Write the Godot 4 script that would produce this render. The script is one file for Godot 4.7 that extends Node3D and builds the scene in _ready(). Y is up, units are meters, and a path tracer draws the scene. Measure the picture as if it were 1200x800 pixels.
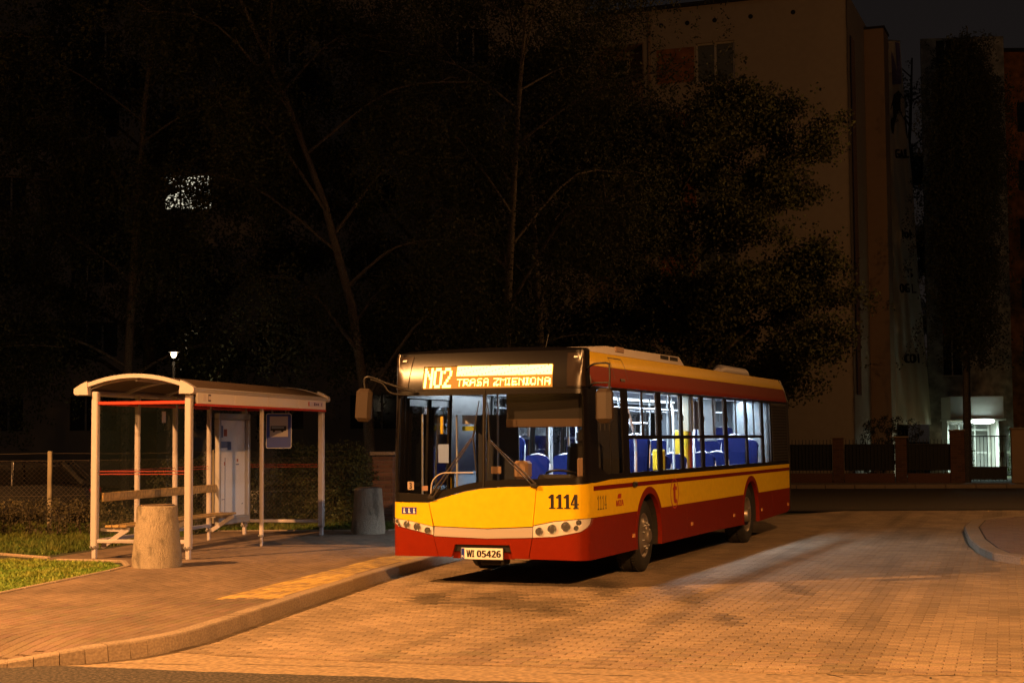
extends Node3D
# Night bus stop: a yellow and red city bus at a kerb, a glass shelter, sodium street lamps.

class MB:
	# Collects triangles (given counter-clockwise as seen from outside) for one mesh.
	var v := PackedVector3Array()
	var n := PackedVector3Array()
	var uv := PackedVector2Array()
	var c := PackedColorArray()
	var col := Color.WHITE

	func vert(p: Vector3, nn: Vector3, t := Vector2.ZERO) -> void:
		v.append(p); n.append(nn); uv.append(t); c.append(col)

	func tri(a: Vector3, b: Vector3, d: Vector3) -> void:
		var nn := (b - a).cross(d - a)
		if nn.length_squared() < 1e-18:
			return
		nn = nn.normalized()
		vert(a, nn); vert(d, nn); vert(b, nn)

	func tris(a: Vector3, b: Vector3, d: Vector3, na: Vector3, nb: Vector3, nd: Vector3) -> void:
		vert(a, na); vert(d, nd); vert(b, nb)

	func quad(a: Vector3, b: Vector3, d: Vector3, e: Vector3) -> void:
		tri(a, b, d); tri(a, d, e)

	func quad_uv(a: Vector3, b: Vector3, d: Vector3, e: Vector3) -> void:
		var nn := (b - a).cross(d - a).normalized()
		var t := [Vector2(0, 1), Vector2(1, 1), Vector2(1, 0), Vector2(0, 0)]
		vert(a, nn, t[0]); vert(d, nn, t[2]); vert(b, nn, t[1])
		vert(a, nn, t[0]); vert(e, nn, t[3]); vert(d, nn, t[2])

	func quads(a: Vector3, b: Vector3, d: Vector3, e: Vector3, na: Vector3, nb: Vector3, nd: Vector3, ne: Vector3) -> void:
		tris(a, b, d, na, nb, nd); tris(a, d, e, na, nd, ne)

	func ctri(a: Vector3, b: Vector3, d: Vector3, o: Vector3) -> void:
		if (b - a).cross(d - a).dot((a + b + d) / 3.0 - o) >= 0.0:
			tri(a, b, d)
		else:
			tri(a, d, b)

	func cquad(a: Vector3, b: Vector3, d: Vector3, e: Vector3, o: Vector3) -> void:
		ctri(a, b, d, o); ctri(a, d, e, o)

	func hexa(p: Array, o: Vector3) -> void:
		# eight corners: 0-3 bottom ring, 4-7 top ring
		cquad(p[0], p[1], p[2], p[3], o); cquad(p[4], p[5], p[6], p[7], o)
		for i in 4:
			cquad(p[i], p[(i + 1) % 4], p[(i + 1) % 4 + 4], p[i + 4], o)

	func box(o: Vector3, s: Vector3, b := Basis(), bev := 0.0) -> void:
		var h := s * 0.5
		if bev <= 0.0:
			var q := []
			for k in [[-1, -1, -1], [1, -1, -1], [1, -1, 1], [-1, -1, 1], [-1, 1, -1], [1, 1, -1], [1, 1, 1], [-1, 1, 1]]:
				q.append(o + b * Vector3(k[0] * h.x, k[1] * h.y, k[2] * h.z))
			hexa(q, o)
			return
		var P := func(sx: int, sy: int, sz: int, ax: int) -> Vector3:
			var r := Vector3(sx * (h.x - (0.0 if ax == 0 else bev)), sy * (h.y - (0.0 if ax == 1 else bev)), sz * (h.z - (0.0 if ax == 2 else bev)))
			return o + b * r
		for s1 in [-1, 1]:
			cquad(P.call(s1, -1, -1, 0), P.call(s1, 1, -1, 0), P.call(s1, 1, 1, 0), P.call(s1, -1, 1, 0), o)
			cquad(P.call(-1, s1, -1, 1), P.call(1, s1, -1, 1), P.call(1, s1, 1, 1), P.call(-1, s1, 1, 1), o)
			cquad(P.call(-1, -1, s1, 2), P.call(1, -1, s1, 2), P.call(1, 1, s1, 2), P.call(-1, 1, s1, 2), o)
			for s2 in [-1, 1]:
				cquad(P.call(s1, s2, -1, 0), P.call(s1, s2, 1, 0), P.call(s1, s2, 1, 1), P.call(s1, s2, -1, 1), o)
				cquad(P.call(s1, -1, s2, 0), P.call(s1, 1, s2, 0), P.call(s1, 1, s2, 2), P.call(s1, -1, s2, 2), o)
				cquad(P.call(-1, s1, s2, 1), P.call(1, s1, s2, 1), P.call(1, s1, s2, 2), P.call(-1, s1, s2, 2), o)
				for s3 in [-1, 1]:
					ctri(P.call(s1, s2, s3, 0), P.call(s1, s2, s3, 1), P.call(s1, s2, s3, 2), o)

	func tube(pts: Array, r, sides := 8, caps := true) -> void:
		var m := pts.size()
		var up := Vector3.UP
		var ring0 := []
		var nor0 := []
		for i in m:
			var t: Vector3 = (pts[mini(i + 1, m - 1)] - pts[maxi(i - 1, 0)]).normalized()
			if i == 0 and absf(t.dot(up)) > 0.95:
				up = Vector3.RIGHT
			var sx := t.cross(up).normalized()
			up = sx.cross(t).normalized()
			var rr: float = r[i] if r is Array else r
			var ring := []
			var nor := []
			for k in sides:
				var a := TAU * k / sides
				var d := sx * cos(a) + up * sin(a)
				ring.append(pts[i] + d * rr); nor.append(d)
			if i > 0:
				for k in sides:
					var k2 := (k + 1) % sides
					quads(ring0[k], ring[k], ring[k2], ring0[k2], nor0[k], nor[k], nor[k2], nor0[k2])
			if caps and (i == 0 or i == m - 1):
				for k in sides:
					var k2 := (k + 1) % sides
					if i == 0:
						tri(pts[i], ring[k], ring[k2])
					else:
						tri(pts[i], ring[k2], ring[k])
			ring0 = ring; nor0 = nor

	func lathe(prof: Array, seg: int, xf := Transform3D(), jitter := 0.0) -> void:
		# prof: Vector2(radius, height) going so that the outside lies right of the way from first to last when going up
		var m := prof.size()
		var nr := []
		for i in m:
			var a: Vector2 = prof[maxi(i - 1, 0)]
			var b: Vector2 = prof[mini(i + 1, m - 1)]
			var d := (b - a).normalized()
			nr.append(Vector2(d.y, -d.x))
		for i in m - 1:
			var p0: Vector2 = prof[i]
			var p1: Vector2 = prof[i + 1]
			var n0: Vector2 = nr[i]
			var n1: Vector2 = nr[i + 1]
			for k in seg:
				var a0 := TAU * k / seg
				var a1 := TAU * (k + 1) / seg
				var e0 := Vector3(cos(a0), 0, sin(a0))
				var e1 := Vector3(cos(a1), 0, sin(a1))
				var A := xf * (e0 * p0.x + Vector3(0, p0.y, 0))
				var B := xf * (e1 * p0.x + Vector3(0, p0.y, 0))
				var C := xf * (e1 * p1.x + Vector3(0, p1.y, 0))
				var D := xf * (e0 * p1.x + Vector3(0, p1.y, 0))
				var nA := (xf.basis * (e0 * n0.x + Vector3(0, n0.y, 0))).normalized()
				var nB := (xf.basis * (e1 * n0.x + Vector3(0, n0.y, 0))).normalized()
				var nC := (xf.basis * (e1 * n1.x + Vector3(0, n1.y, 0))).normalized()
				var nD := (xf.basis * (e0 * n1.x + Vector3(0, n1.y, 0))).normalized()
				if p0.x > 1e-5:
					tris(A, C, B, nA, nC, nB)
				if p1.x > 1e-5:
					tris(A, D, C, nA, nD, nC)

	func prism(poly: PackedVector2Array, depth: float, xf := Transform3D()) -> void:
		# poly in local XY, from z = 0 (front, facing +z) back to z = -depth
		var q := ccw(poly)
		var idx := Geometry2D.triangulate_polygon(q)
		for i in range(0, idx.size(), 3):
			var t := [q[idx[i]], q[idx[i + 1]], q[idx[i + 2]]]
			if (t[1] - t[0]).cross(t[2] - t[0]) < 0.0:
				t.reverse()
			tri(xf * v3(t[0], 0), xf * v3(t[1], 0), xf * v3(t[2], 0))
			tri(xf * v3(t[0], -depth), xf * v3(t[2], -depth), xf * v3(t[1], -depth))
		for i in q.size():
			var a := q[i]
			var b := q[(i + 1) % q.size()]
			quad(xf * v3(a, 0), xf * v3(a, -depth), xf * v3(b, -depth), xf * v3(b, 0))

	static func v3(p: Vector2, z: float) -> Vector3:
		return Vector3(p.x, p.y, z)

	static func ccw(poly: PackedVector2Array) -> PackedVector2Array:
		var s := 0.0
		for i in poly.size():
			s += poly[i].cross(poly[(i + 1) % poly.size()])
		var q := poly.duplicate()
		if s < 0.0:
			q.reverse()
		return q

	func patch(poly: PackedVector2Array, fn: Callable, cell: float, thick := 0.0, off := 0.0, flip := false, holes := []) -> void:
		# a curved sheet: poly lies in the parameters of fn(Vector2) -> Vector3; with thick it gets side walls going inwards
		var q := ccw(poly)
		var nrm := func(p: Vector2) -> Vector3:
			var e := 0.004
			var a: Vector3 = fn.call(p + Vector2(e, 0)) - fn.call(p - Vector2(e, 0))
			var b: Vector3 = fn.call(p + Vector2(0, e)) - fn.call(p - Vector2(0, e))
			return a.cross(b).normalized() * (-1.0 if flip else 1.0)
		var lo := q[0]
		var hi := q[0]
		for p in q:
			lo = lo.min(p); hi = hi.max(p)
		var nx := maxi(1, ceili((hi.x - lo.x) / cell))
		var ny := maxi(1, ceili((hi.y - lo.y) / cell))
		var sx := (hi.x - lo.x) / nx
		var sy := (hi.y - lo.y) / ny
		for i in nx:
			for j in ny:
				var o := lo + Vector2(i * sx, j * sy)
				var pieces := Geometry2D.intersect_polygons(PackedVector2Array([o, o + Vector2(sx, 0), o + Vector2(sx, sy), o + Vector2(0, sy)]), q)
				for h in holes:
					var left := []
					for pc in pieces:
						left.append_array(Geometry2D.clip_polygons(pc, h))
					pieces.assign(left)
				for pc in pieces:
					var idx := Geometry2D.triangulate_polygon(pc)
					var pos := []
					var nor := []
					for p in pc:
						var m: Vector3 = nrm.call(p)
						pos.append(fn.call(p) + m * off); nor.append(m)
					for k in range(0, idx.size(), 3):
						var i0 := idx[k]
						var i1 := idx[k + 1]
						var i2 := idx[k + 2]
						var w: bool = (pc[i1] - pc[i0]).cross(pc[i2] - pc[i0]) > 0.0
						if w != flip:
							tris(pos[i0], pos[i1], pos[i2], nor[i0], nor[i1], nor[i2])
						else:
							tris(pos[i0], pos[i2], pos[i1], nor[i0], nor[i2], nor[i1])
		if thick > 0.0:
			var outlines := [q]
			for h in holes:
				var r := ccw(h)
				r.reverse()
				outlines.append(r)
			for ol in outlines:
				for i in ol.size():
					var a: Vector2 = ol[i]
					var b: Vector2 = ol[(i + 1) % ol.size()]
					var k := maxi(1, ceili(a.distance_to(b) / cell))
					for s in k:
						var p0 := a.lerp(b, float(s) / k)
						var p1 := a.lerp(b, float(s + 1) / k)
						var n0: Vector3 = nrm.call(p0)
						var n1: Vector3 = nrm.call(p1)
						var t0: Vector3 = fn.call(p0) + n0 * off
						var t1: Vector3 = fn.call(p1) + n1 * off
						if flip:
							quad(t0, t1, t1 - n1 * thick, t0 - n0 * thick)
						else:
							quad(t0, t0 - n0 * thick, t1 - n1 * thick, t1)

	func mesh() -> ArrayMesh:
		var a := []
		a.resize(Mesh.ARRAY_MAX)
		a[Mesh.ARRAY_VERTEX] = v
		a[Mesh.ARRAY_NORMAL] = n
		a[Mesh.ARRAY_TEX_UV] = uv
		a[Mesh.ARRAY_COLOR] = c
		var m := ArrayMesh.new()
		m.add_surface_from_arrays(Mesh.PRIMITIVE_TRIANGLES, a)
		return m


var M := {}
var taken := {}
var rng := RandomNumberGenerator.new()
const EXPOSURE := 4.3


func W(x: float, y: float, depth: float) -> Vector3:
	return Vector3(x, y, -depth)

func lin(r: float, g: float, b: float) -> Color:
	return Color(r, g, b).linear_to_srgb()

func V(list: Array) -> PackedVector2Array:
	var q := PackedVector2Array()
	for i in range(0, list.size(), 2):
		q.append(Vector2(list[i], list[i + 1]))
	return q

func arc(cx: float, cy: float, r: float, a0: float, a1: float, k: int) -> Array:
	var o := []
	for i in k + 1:
		var a := deg_to_rad(lerpf(a0, a1, float(i) / k))
		o.append(cx + r * cos(a)); o.append(cy + r * sin(a))
	return o

func mat(key: String, color: Color, rough := 0.7, metal := 0.0) -> StandardMaterial3D:
	if M.has(key):
		return M[key]
	var m := StandardMaterial3D.new()
	m.resource_name = key
	m.albedo_color = color
	m.roughness = rough
	m.metallic = metal
	m.cull_mode = BaseMaterial3D.CULL_DISABLED
	M[key] = m
	return m

func noise_tex(freq: float, lo: float, hi: float, size := 512, octaves := 4, sd := 1, kind := FastNoiseLite.TYPE_SIMPLEX_SMOOTH, normal := false, bump := 4.0) -> NoiseTexture2D:
	var f := FastNoiseLite.new()
	f.noise_type = kind
	f.frequency = freq
	f.fractal_octaves = octaves
	f.seed = sd
	var t := NoiseTexture2D.new()
	t.width = size
	t.height = size
	t.seamless = true
	t.noise = f
	if normal:
		t.as_normal_map = true
		t.bump_strength = bump
	else:
		var g := Gradient.new()
		g.set_color(0, Color(lo, lo, lo))
		g.set_color(1, Color(hi, hi, hi))
		t.color_ramp = g
	return t

func rough_stuff(key: String, color: Color, tex: Texture2D, scale: float, rough := 0.9, ntex: Texture2D = null, nscale := 0.5, vc := false) -> StandardMaterial3D:
	var m := mat(key, color, rough)
	m.albedo_texture = tex
	m.uv1_triplanar = true
	m.uv1_world_triplanar = true
	m.uv1_scale = Vector3.ONE * scale
	if ntex:
		m.normal_enabled = true
		m.normal_texture = ntex
		m.normal_scale = nscale
	m.vertex_color_use_as_albedo = vc
	return m

func numbered(called: String) -> String:
	if not taken.has(called):
		taken[called] = 0
		return called
	taken[called] += 1
	return "%s_%03d" % [called, taken[called]]

func part(parent: Node, called: String, mesh: Mesh, m: Material, at := Vector3.ZERO) -> MeshInstance3D:
	var o := MeshInstance3D.new()
	o.name = numbered(called) if parent == self else called
	o.mesh = mesh
	o.material_override = m
	o.position = at
	parent.add_child(o, true)
	return o

func tag(o: Node, label: String, category: String, group := "") -> Node:
	o.set_meta("label", label)
	o.set_meta("category", category)
	if group:
		o.set_meta("group", group)
	return o

func struct(o: Node, label := "") -> Node:
	o.set_meta("kind", "structure")
	if label:
		o.set_meta("label", label)
	return o

func stuff(o: Node, label := "") -> Node:
	o.set_meta("kind", "stuff")
	if label:
		o.set_meta("label", label)
	return o

func thing(called: String, label: String, category: String, at := Vector3.ZERO, turn := 0.0, group := "") -> Node3D:
	var o := Node3D.new()
	o.name = numbered(called)
	add_child(o, true)
	o.position = at
	o.rotation.y = turn
	tag(o, label, category, group)
	return o

func node_part(parent: Node, called: String, at := Vector3.ZERO) -> Node3D:
	var o := Node3D.new()
	o.name = called
	o.position = at
	parent.add_child(o, true)
	return o

func many(parent: Node, called: String, mesh: Mesh, m: Material, where: Array, colors: Array) -> MultiMeshInstance3D:
	var mm := MultiMesh.new()
	mm.transform_format = MultiMesh.TRANSFORM_3D
	mm.use_colors = colors.size() > 0
	mm.mesh = mesh
	mm.instance_count = where.size()
	for i in where.size():
		mm.set_instance_transform(i, where[i])
		if colors.size():
			mm.set_instance_color(i, colors[i])
	var o := MultiMeshInstance3D.new()
	o.name = numbered(called) if parent == self else called
	o.multimesh = mm
	o.material_override = m
	parent.add_child(o, true)
	return o

func text_on(parent: Node, called: String, s: String, serif: String, bold: bool, fn: Callable, center: Vector2, size: Vector2, m: Material, off := 0.002, flip := false) -> MeshInstance3D:
	# lettering laid on the surface fn, fitted to size
	var f := SystemFont.new()
	f.font_names = PackedStringArray([serif])
	if bold:
		f.font_weight = 700
	var t := TextMesh.new()
	t.text = s
	t.font = f
	t.font_size = 64
	t.pixel_size = 0.01
	t.depth = 0.0
	var a := t.get_mesh_arrays()
	var vs: PackedVector3Array = a[Mesh.ARRAY_VERTEX]
	var lo := Vector3.ONE * 1e9
	var hi := -lo
	for p in vs:
		lo = lo.min(p); hi = hi.max(p)
	var k := Vector2(size.x / maxf(hi.x - lo.x, 1e-6), size.y / maxf(hi.y - lo.y, 1e-6))
	var mb := MB.new()
	# heavy strokes: the letters are laid three times, a hair apart sideways and in height
	var ix: PackedInt32Array = a[Mesh.ARRAY_INDEX] if a[Mesh.ARRAY_INDEX] != null else PackedInt32Array(range(vs.size()))
	for pass_no in (3 if bold else 1):
		letters(mb, vs, ix, lo, hi, k, center + Vector2((pass_no - 1) * size.y * 0.035 if bold else 0.0, 0), fn, off + pass_no * 0.0005, flip)
	return part(parent, called, mb.mesh(), m)

func letters(mb: MB, vs: PackedVector3Array, ix: PackedInt32Array, lo: Vector3, hi: Vector3, k: Vector2, center: Vector2, fn: Callable, off: float, flip: bool) -> void:
	var out := []
	for p in vs:
		var q := Vector2((p.x - (lo.x + hi.x) / 2) * k.x, (p.y - (lo.y + hi.y) / 2) * k.y) + center
		var e := 0.004
		var nn: Vector3 = (fn.call(q + Vector2(e, 0)) - fn.call(q - Vector2(e, 0))).cross(fn.call(q + Vector2(0, e)) - fn.call(q - Vector2(0, e))).normalized()
		if flip:
			nn = -nn
		out.append([fn.call(q) + nn * off, nn])
	for i in range(0, ix.size(), 3):
		var A = out[ix[i]]
		var B = out[ix[i + 1]]
		var C = out[ix[i + 2]]
		if (B[0] - A[0]).cross(C[0] - A[0]).dot(A[1]) > 0.0:
			mb.tris(A[0], B[0], C[0], A[1], B[1], C[1])
		else:
			mb.tris(A[0], C[0], B[0], A[1], C[1], B[1])

func bx(parent: Node, called: String, o: Vector3, s: Vector3, m: Material, bev := 0.0, b := Basis()) -> MeshInstance3D:
	var q := MB.new()
	q.box(o, s, b, bev)
	return part(parent, called, q.mesh(), m)

func tb(parent: Node, called: String, pts: Array, r, m: Material, sides := 8) -> MeshInstance3D:
	var q := MB.new()
	q.tube(pts, r, sides)
	return part(parent, called, q.mesh(), m)

func smooth_path(pts: Array, k := 6) -> Array:
	# Catmull-Rom through the given points
	var out := []
	for i in pts.size() - 1:
		var p0: Vector3 = pts[maxi(i - 1, 0)]
		var p1: Vector3 = pts[i]
		var p2: Vector3 = pts[i + 1]
		var p3: Vector3 = pts[mini(i + 2, pts.size() - 1)]
		for s in k:
			out.append(p1.cubic_interpolate(p2, p0, p3, float(s) / k))
	out.append(pts[-1])
	return out


func _ready() -> void:
	# camera, sky, exposure
	var cam := Camera3D.new()
	cam.name = "camera"
	cam.fov = 24.71
	cam.far = 1500.0
	cam.near = 0.1
	add_child(cam)
	cam.position = Vector3(0, 1.777, 0)
	cam.basis = Basis(Vector3.RIGHT, deg_to_rad(3.573)) * Basis(Vector3.BACK, deg_to_rad(-0.37))
	cam.current = true
	var env := Environment.new()
	env.background_mode = Environment.BG_SKY
	env.tonemap_mode = Environment.TONE_MAPPER_LINEAR
	env.tonemap_exposure = EXPOSURE
	env.sdfgi_enabled = true
	env.ssao_enabled = true
	env.ssil_enabled = true
	var sm := ProceduralSkyMaterial.new()
	sm.sky_top_color = lin(0.0013, 0.00115, 0.0013)
	sm.sky_horizon_color = lin(0.0028, 0.0021, 0.0017)
	sm.sky_curve = 0.2
	sm.ground_horizon_color = lin(0.0022, 0.0016, 0.0012)
	sm.ground_bottom_color = lin(0.0012, 0.0009, 0.0007)
	env.sky = Sky.new()
	env.sky.sky_material = sm
	var we := WorldEnvironment.new()
	we.name = "world_environment"
	we.environment = env
	add_child(we)
	# the faint glow of the clouded town sky
	var moon := DirectionalLight3D.new()
	moon.name = "night_sky_glow"
	moon.light_energy = 0.0015
	moon.light_angular_distance = 20.0
	moon.light_color = Color(1.0, 0.86, 0.72)
	moon.shadow_enabled = true
	moon.rotation_degrees = Vector3(-50, -25, 0)
	add_child(moon)
	rng.seed = 20
	materials()
	# sodium street lamps outside the frame, the last one added to light the facade; the light stays in the lamp's builder
	street_lamp("tall grey street lamp on the kerb left of the shelter", W(-13.6, 0, 14.0), 9.4, Vector3(1, 0, 0), 172.0, 67.0)
	street_lamp("tall grey street lamp across the bay beside the camera", W(6.3, 0, 0.1), 8.6, Vector3(-1, 0, 0), 155.0, 80.0)
	street_lamp("added unseen street lamp right of the frame lighting the far facade", W(13.5, 0, 38.0), 9.0, Vector3(1, 0, 0), 8.0, 90.0)
	ground()
	bus()
	shelter()
	small_things()
	left_background()
	right_background()
	trees()


func materials() -> void:
	var g1 := noise_tex(0.05, 0.62, 1.0, 512, 5, 3)
	var g2 := noise_tex(0.012, 0.55, 1.05, 512, 6, 7)
	var fine := noise_tex(0.25, 0.6, 1.0, 512, 2, 11)
	var nf := noise_tex(0.12, 0, 1, 512, 4, 5, FastNoiseLite.TYPE_SIMPLEX_SMOOTH, true, 3.0)
	M.grime = noise_tex(0.02, 0.95, 1.0, 512, 6, 21)
	M.g1 = g1; M.g2 = g2; M.fine = fine; M.nf = nf
	rough_stuff("paver", lin(1, 1, 1), g1, 1.9, 0.82, nf, 0.5, true)
	rough_stuff("joint_sand", lin(0.045, 0.035, 0.028), g1, 3.0, 1.0)
	rough_stuff("apron_concrete", lin(0.42, 0.315, 0.20), noise_tex(0.03, 0.62, 1.0, 512, 6, 23), 0.9, 0.9, nf, 0.15)
	rough_stuff("asphalt", lin(0.16, 0.135, 0.11), noise_tex(0.05, 0.2, 1.0, 512, 6, 13), 0.9, 0.95, nf, 1.0)
	rough_stuff("kerb_concrete", lin(0.45, 0.35, 0.25), g1, 1.3, 0.85, nf, 0.6, true)
	rough_stuff("soil", lin(0.05, 0.04, 0.028), g1, 0.8, 1.0, nf, 1.0)
	rough_stuff("exposed_aggregate", lin(0.56, 0.47, 0.35), noise_tex(0.3, 0.42, 1.0, 512, 2, 33), 0.8, 0.9, noise_tex(0.35, 0, 1, 256, 2, 9, FastNoiseLite.TYPE_CELLULAR, true, 6.0), 0.9, true)
	M.exposed_aggregate.uv1_world_triplanar = false
	rough_stuff("plaster_cream", lin(0.46, 0.38, 0.28), M.grime, 0.25, 0.95, null, 0.0)
	rough_stuff("plaster_brown", lin(0.36, 0.25, 0.16), M.grime, 0.25, 0.95)
	rough_stuff("plaster_orange", lin(0.55, 0.22, 0.06), g2, 0.25, 0.95)
	rough_stuff("plaster_pale", lin(0.50, 0.50, 0.45), g2, 0.25, 0.95)
	rough_stuff("brick", lin(0.24, 0.12, 0.075), g1, 2.0, 0.95, nf, 0.8, true)
	rough_stuff("bark", lin(0.12, 0.09, 0.06), g1, 3.0, 1.0, nf, 1.5)
	var leaf := mat("leaf", Color.WHITE, 0.75)
	leaf.vertex_color_use_as_albedo = true
	leaf.backlight_enabled = true
	leaf.backlight = Color(0.3, 0.34, 0.14)
	var glass := mat("glass", Color(0.2, 0.25, 0.22, 0.03), 0.02)
	glass.transparency = BaseMaterial3D.TRANSPARENCY_ALPHA
	glass.metallic_specular = 0.25
	var bus_glass := mat("bus_glass", Color(0.02, 0.025, 0.03, 0.25), 0.02)
	bus_glass.transparency = BaseMaterial3D.TRANSPARENCY_ALPHA
	var dark_glass := mat("dark_glass", Color(0.01, 0.01, 0.012, 0.55), 0.04)
	dark_glass.transparency = BaseMaterial3D.TRANSPARENCY_ALPHA
	mat("chrome", lin(0.55, 0.55, 0.56), 0.22, 1.0)
	mat("steel_grey", lin(0.30, 0.30, 0.30), 0.45, 0.6)
	mat("black_plastic", lin(0.012, 0.011, 0.011), 0.45)
	mat("black_rubber", lin(0.014, 0.013, 0.012), 0.85)
	var bg := mat("black_gloss", lin(0.004, 0.003, 0.003), 0.3)
	bg.clearcoat_enabled = true
	bg.clearcoat = 0.1
	var wp := rough_stuff("white_paint", lin(0.45, 0.41, 0.42), M.grime, 0.9, 0.42)
	wp.clearcoat_enabled = true
	wp.clearcoat = 0.2
	mat("red_paint", lin(0.52, 0.035, 0.015), 0.45)
	rough_stuff("bench_wood", lin(0.62, 0.40, 0.14), noise_tex(0.02, 0.6, 1.0, 256, 4, 15), 2.0, 0.6)


func street_lamp(label: String, base: Vector3, h: float, reach: Vector3, energy: float, cone := 78.0) -> void:
	var t := thing("street_lamp", label, "street lamp", base, 0.0, "sodium street lamps")
	var metal := mat("lamp_metal", lin(0.22, 0.22, 0.21), 0.5, 0.7)
	tb(t, "pole", [Vector3.ZERO, Vector3(0, h * 0.5, 0), Vector3(0, h + 0.1, 0)], [0.09, 0.075, 0.05], metal, 12)
	tb(t, "arm", smooth_path([Vector3(0, h - 0.1, 0), Vector3(0, h + 0.25, 0) + reach * 0.25, Vector3(0, h + 0.32, 0) + reach * 1.1]), 0.035, metal, 8)
	var tip := Vector3(0, h + 0.25, 0) + reach * 1.4
	var head := MB.new()
	var b := Basis(reach, Vector3.UP, reach.cross(Vector3.UP))
	head.box(tip + Vector3(0, 0.08, 0), Vector3(0.7, 0.14, 0.3), b, 0.05)
	part(t, "lamp_head", head.mesh(), metal)
	var em := mat("sodium_glow", lin(1.0, 0.6, 0.25), 0.4)
	em.emission_enabled = true
	em.emission = Color(1.0, 0.68, 0.38)
	em.emission_energy_multiplier = 3.0
	var lens := MB.new()
	lens.box(tip + Vector3(0, -0.005, 0), Vector3(0.4, 0.03, 0.2), b, 0.01)
	part(t, "lamp_lens", lens.mesh(), em)
	if cone >= 90.0:
		# added light thrown all round so it reaches the high facade and banner
		var om := OmniLight3D.new()
		om.name = "lamp_light"
		om.light_color = SODIUM
		om.light_energy = energy
		om.omni_range = 120.0
		om.omni_attenuation = 2.0
		om.light_size = 0.12
		om.shadow_enabled = true
		t.add_child(om)
		om.position = tip + Vector3(0, -0.25, 0)
		return
	var s := SpotLight3D.new()
	s.name = "lamp_light"
	s.light_color = SODIUM
	s.light_energy = energy
	s.spot_angle = cone
	s.spot_angle_attenuation = 0.12
	s.spot_range = 120.0
	s.spot_attenuation = 2.0
	s.light_size = 0.12
	s.shadow_enabled = true
	# weak all-round light added under the head to lift the dark trees
	var spill := OmniLight3D.new()
	spill.name = "spill_light"
	spill.light_color = SODIUM
	spill.light_energy = energy * 0.022
	spill.omni_range = 120.0
	spill.omni_attenuation = 2.0
	spill.light_size = 0.15
	spill.shadow_enabled = true
	t.add_child(spill)
	spill.position = tip + Vector3(0, -0.22, 0)
	t.add_child(s)
	s.position = tip + Vector3(0, -0.06, 0)
	s.rotation_degrees = Vector3(-90, 0, 0)

const SODIUM := Color(1.0, 0.695, 0.40)

# the kerb's upper outer edge, (x, depth), from the left to behind the bus
const KERB := [-9.5, 12.25, -7.5, 12.28, -5.5, 12.32, -4.6, 12.36, -3.95, 12.46, -3.48, 12.64, -3.16, 12.92, -2.92, 13.35, -2.76, 13.85, -2.66, 14.4, -2.37, 16.0, -1.98, 18.1, -1.66, 19.85, -1.05, 22.4, -0.2, 25.2, 1.0, 28.2, 2.9, 31.6, 5.5, 35.0]

func walk_height(x: float, d: float) -> float:
	return 0.13 - 0.10 * smoothstep(13.6, 12.4, d) * smoothstep(-3.2, -4.2, x)

func flat(parent: Node, called: String, poly: PackedVector2Array, y, m: Material, cell := 4.0, holes := []) -> MeshInstance3D:
	var q := MB.new()
	# parameters (x, depth): x to the right and depth away give an upward face when turned over
	q.patch(poly, func(p: Vector2) -> Vector3: return Vector3(p.x, y.call(p.x, p.y) if y is Callable else y, -p.y), cell, 0.0, 0.0, false, holes)
	return part(parent, called, q.mesh(), m)

func paver_mesh(sx: float, sz: float, h: float, bev: float) -> ArrayMesh:
	var q := MB.new()
	var a := [Vector3(-sx / 2, 0, -sz / 2), Vector3(sx / 2, 0, -sz / 2), Vector3(sx / 2, 0, sz / 2), Vector3(-sx / 2, 0, sz / 2)]
	var o := Vector3(0, -h / 2, 0)
	var top := []
	var mid := []
	var low := []
	for p in a:
		top.append(p - Vector3(signf(p.x), 0, signf(p.z)) * bev)
		mid.append(p - Vector3(0, bev * 0.7, 0))
		low.append(p - Vector3(0, h, 0))
	q.cquad(top[0], top[1], top[2], top[3], o)
	for i in 4:
		q.cquad(top[i], top[(i + 1) % 4], mid[(i + 1) % 4], mid[i], o)
		q.cquad(mid[i], mid[(i + 1) % 4], low[(i + 1) % 4], low[i], o)
	return q.mesh()

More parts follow.
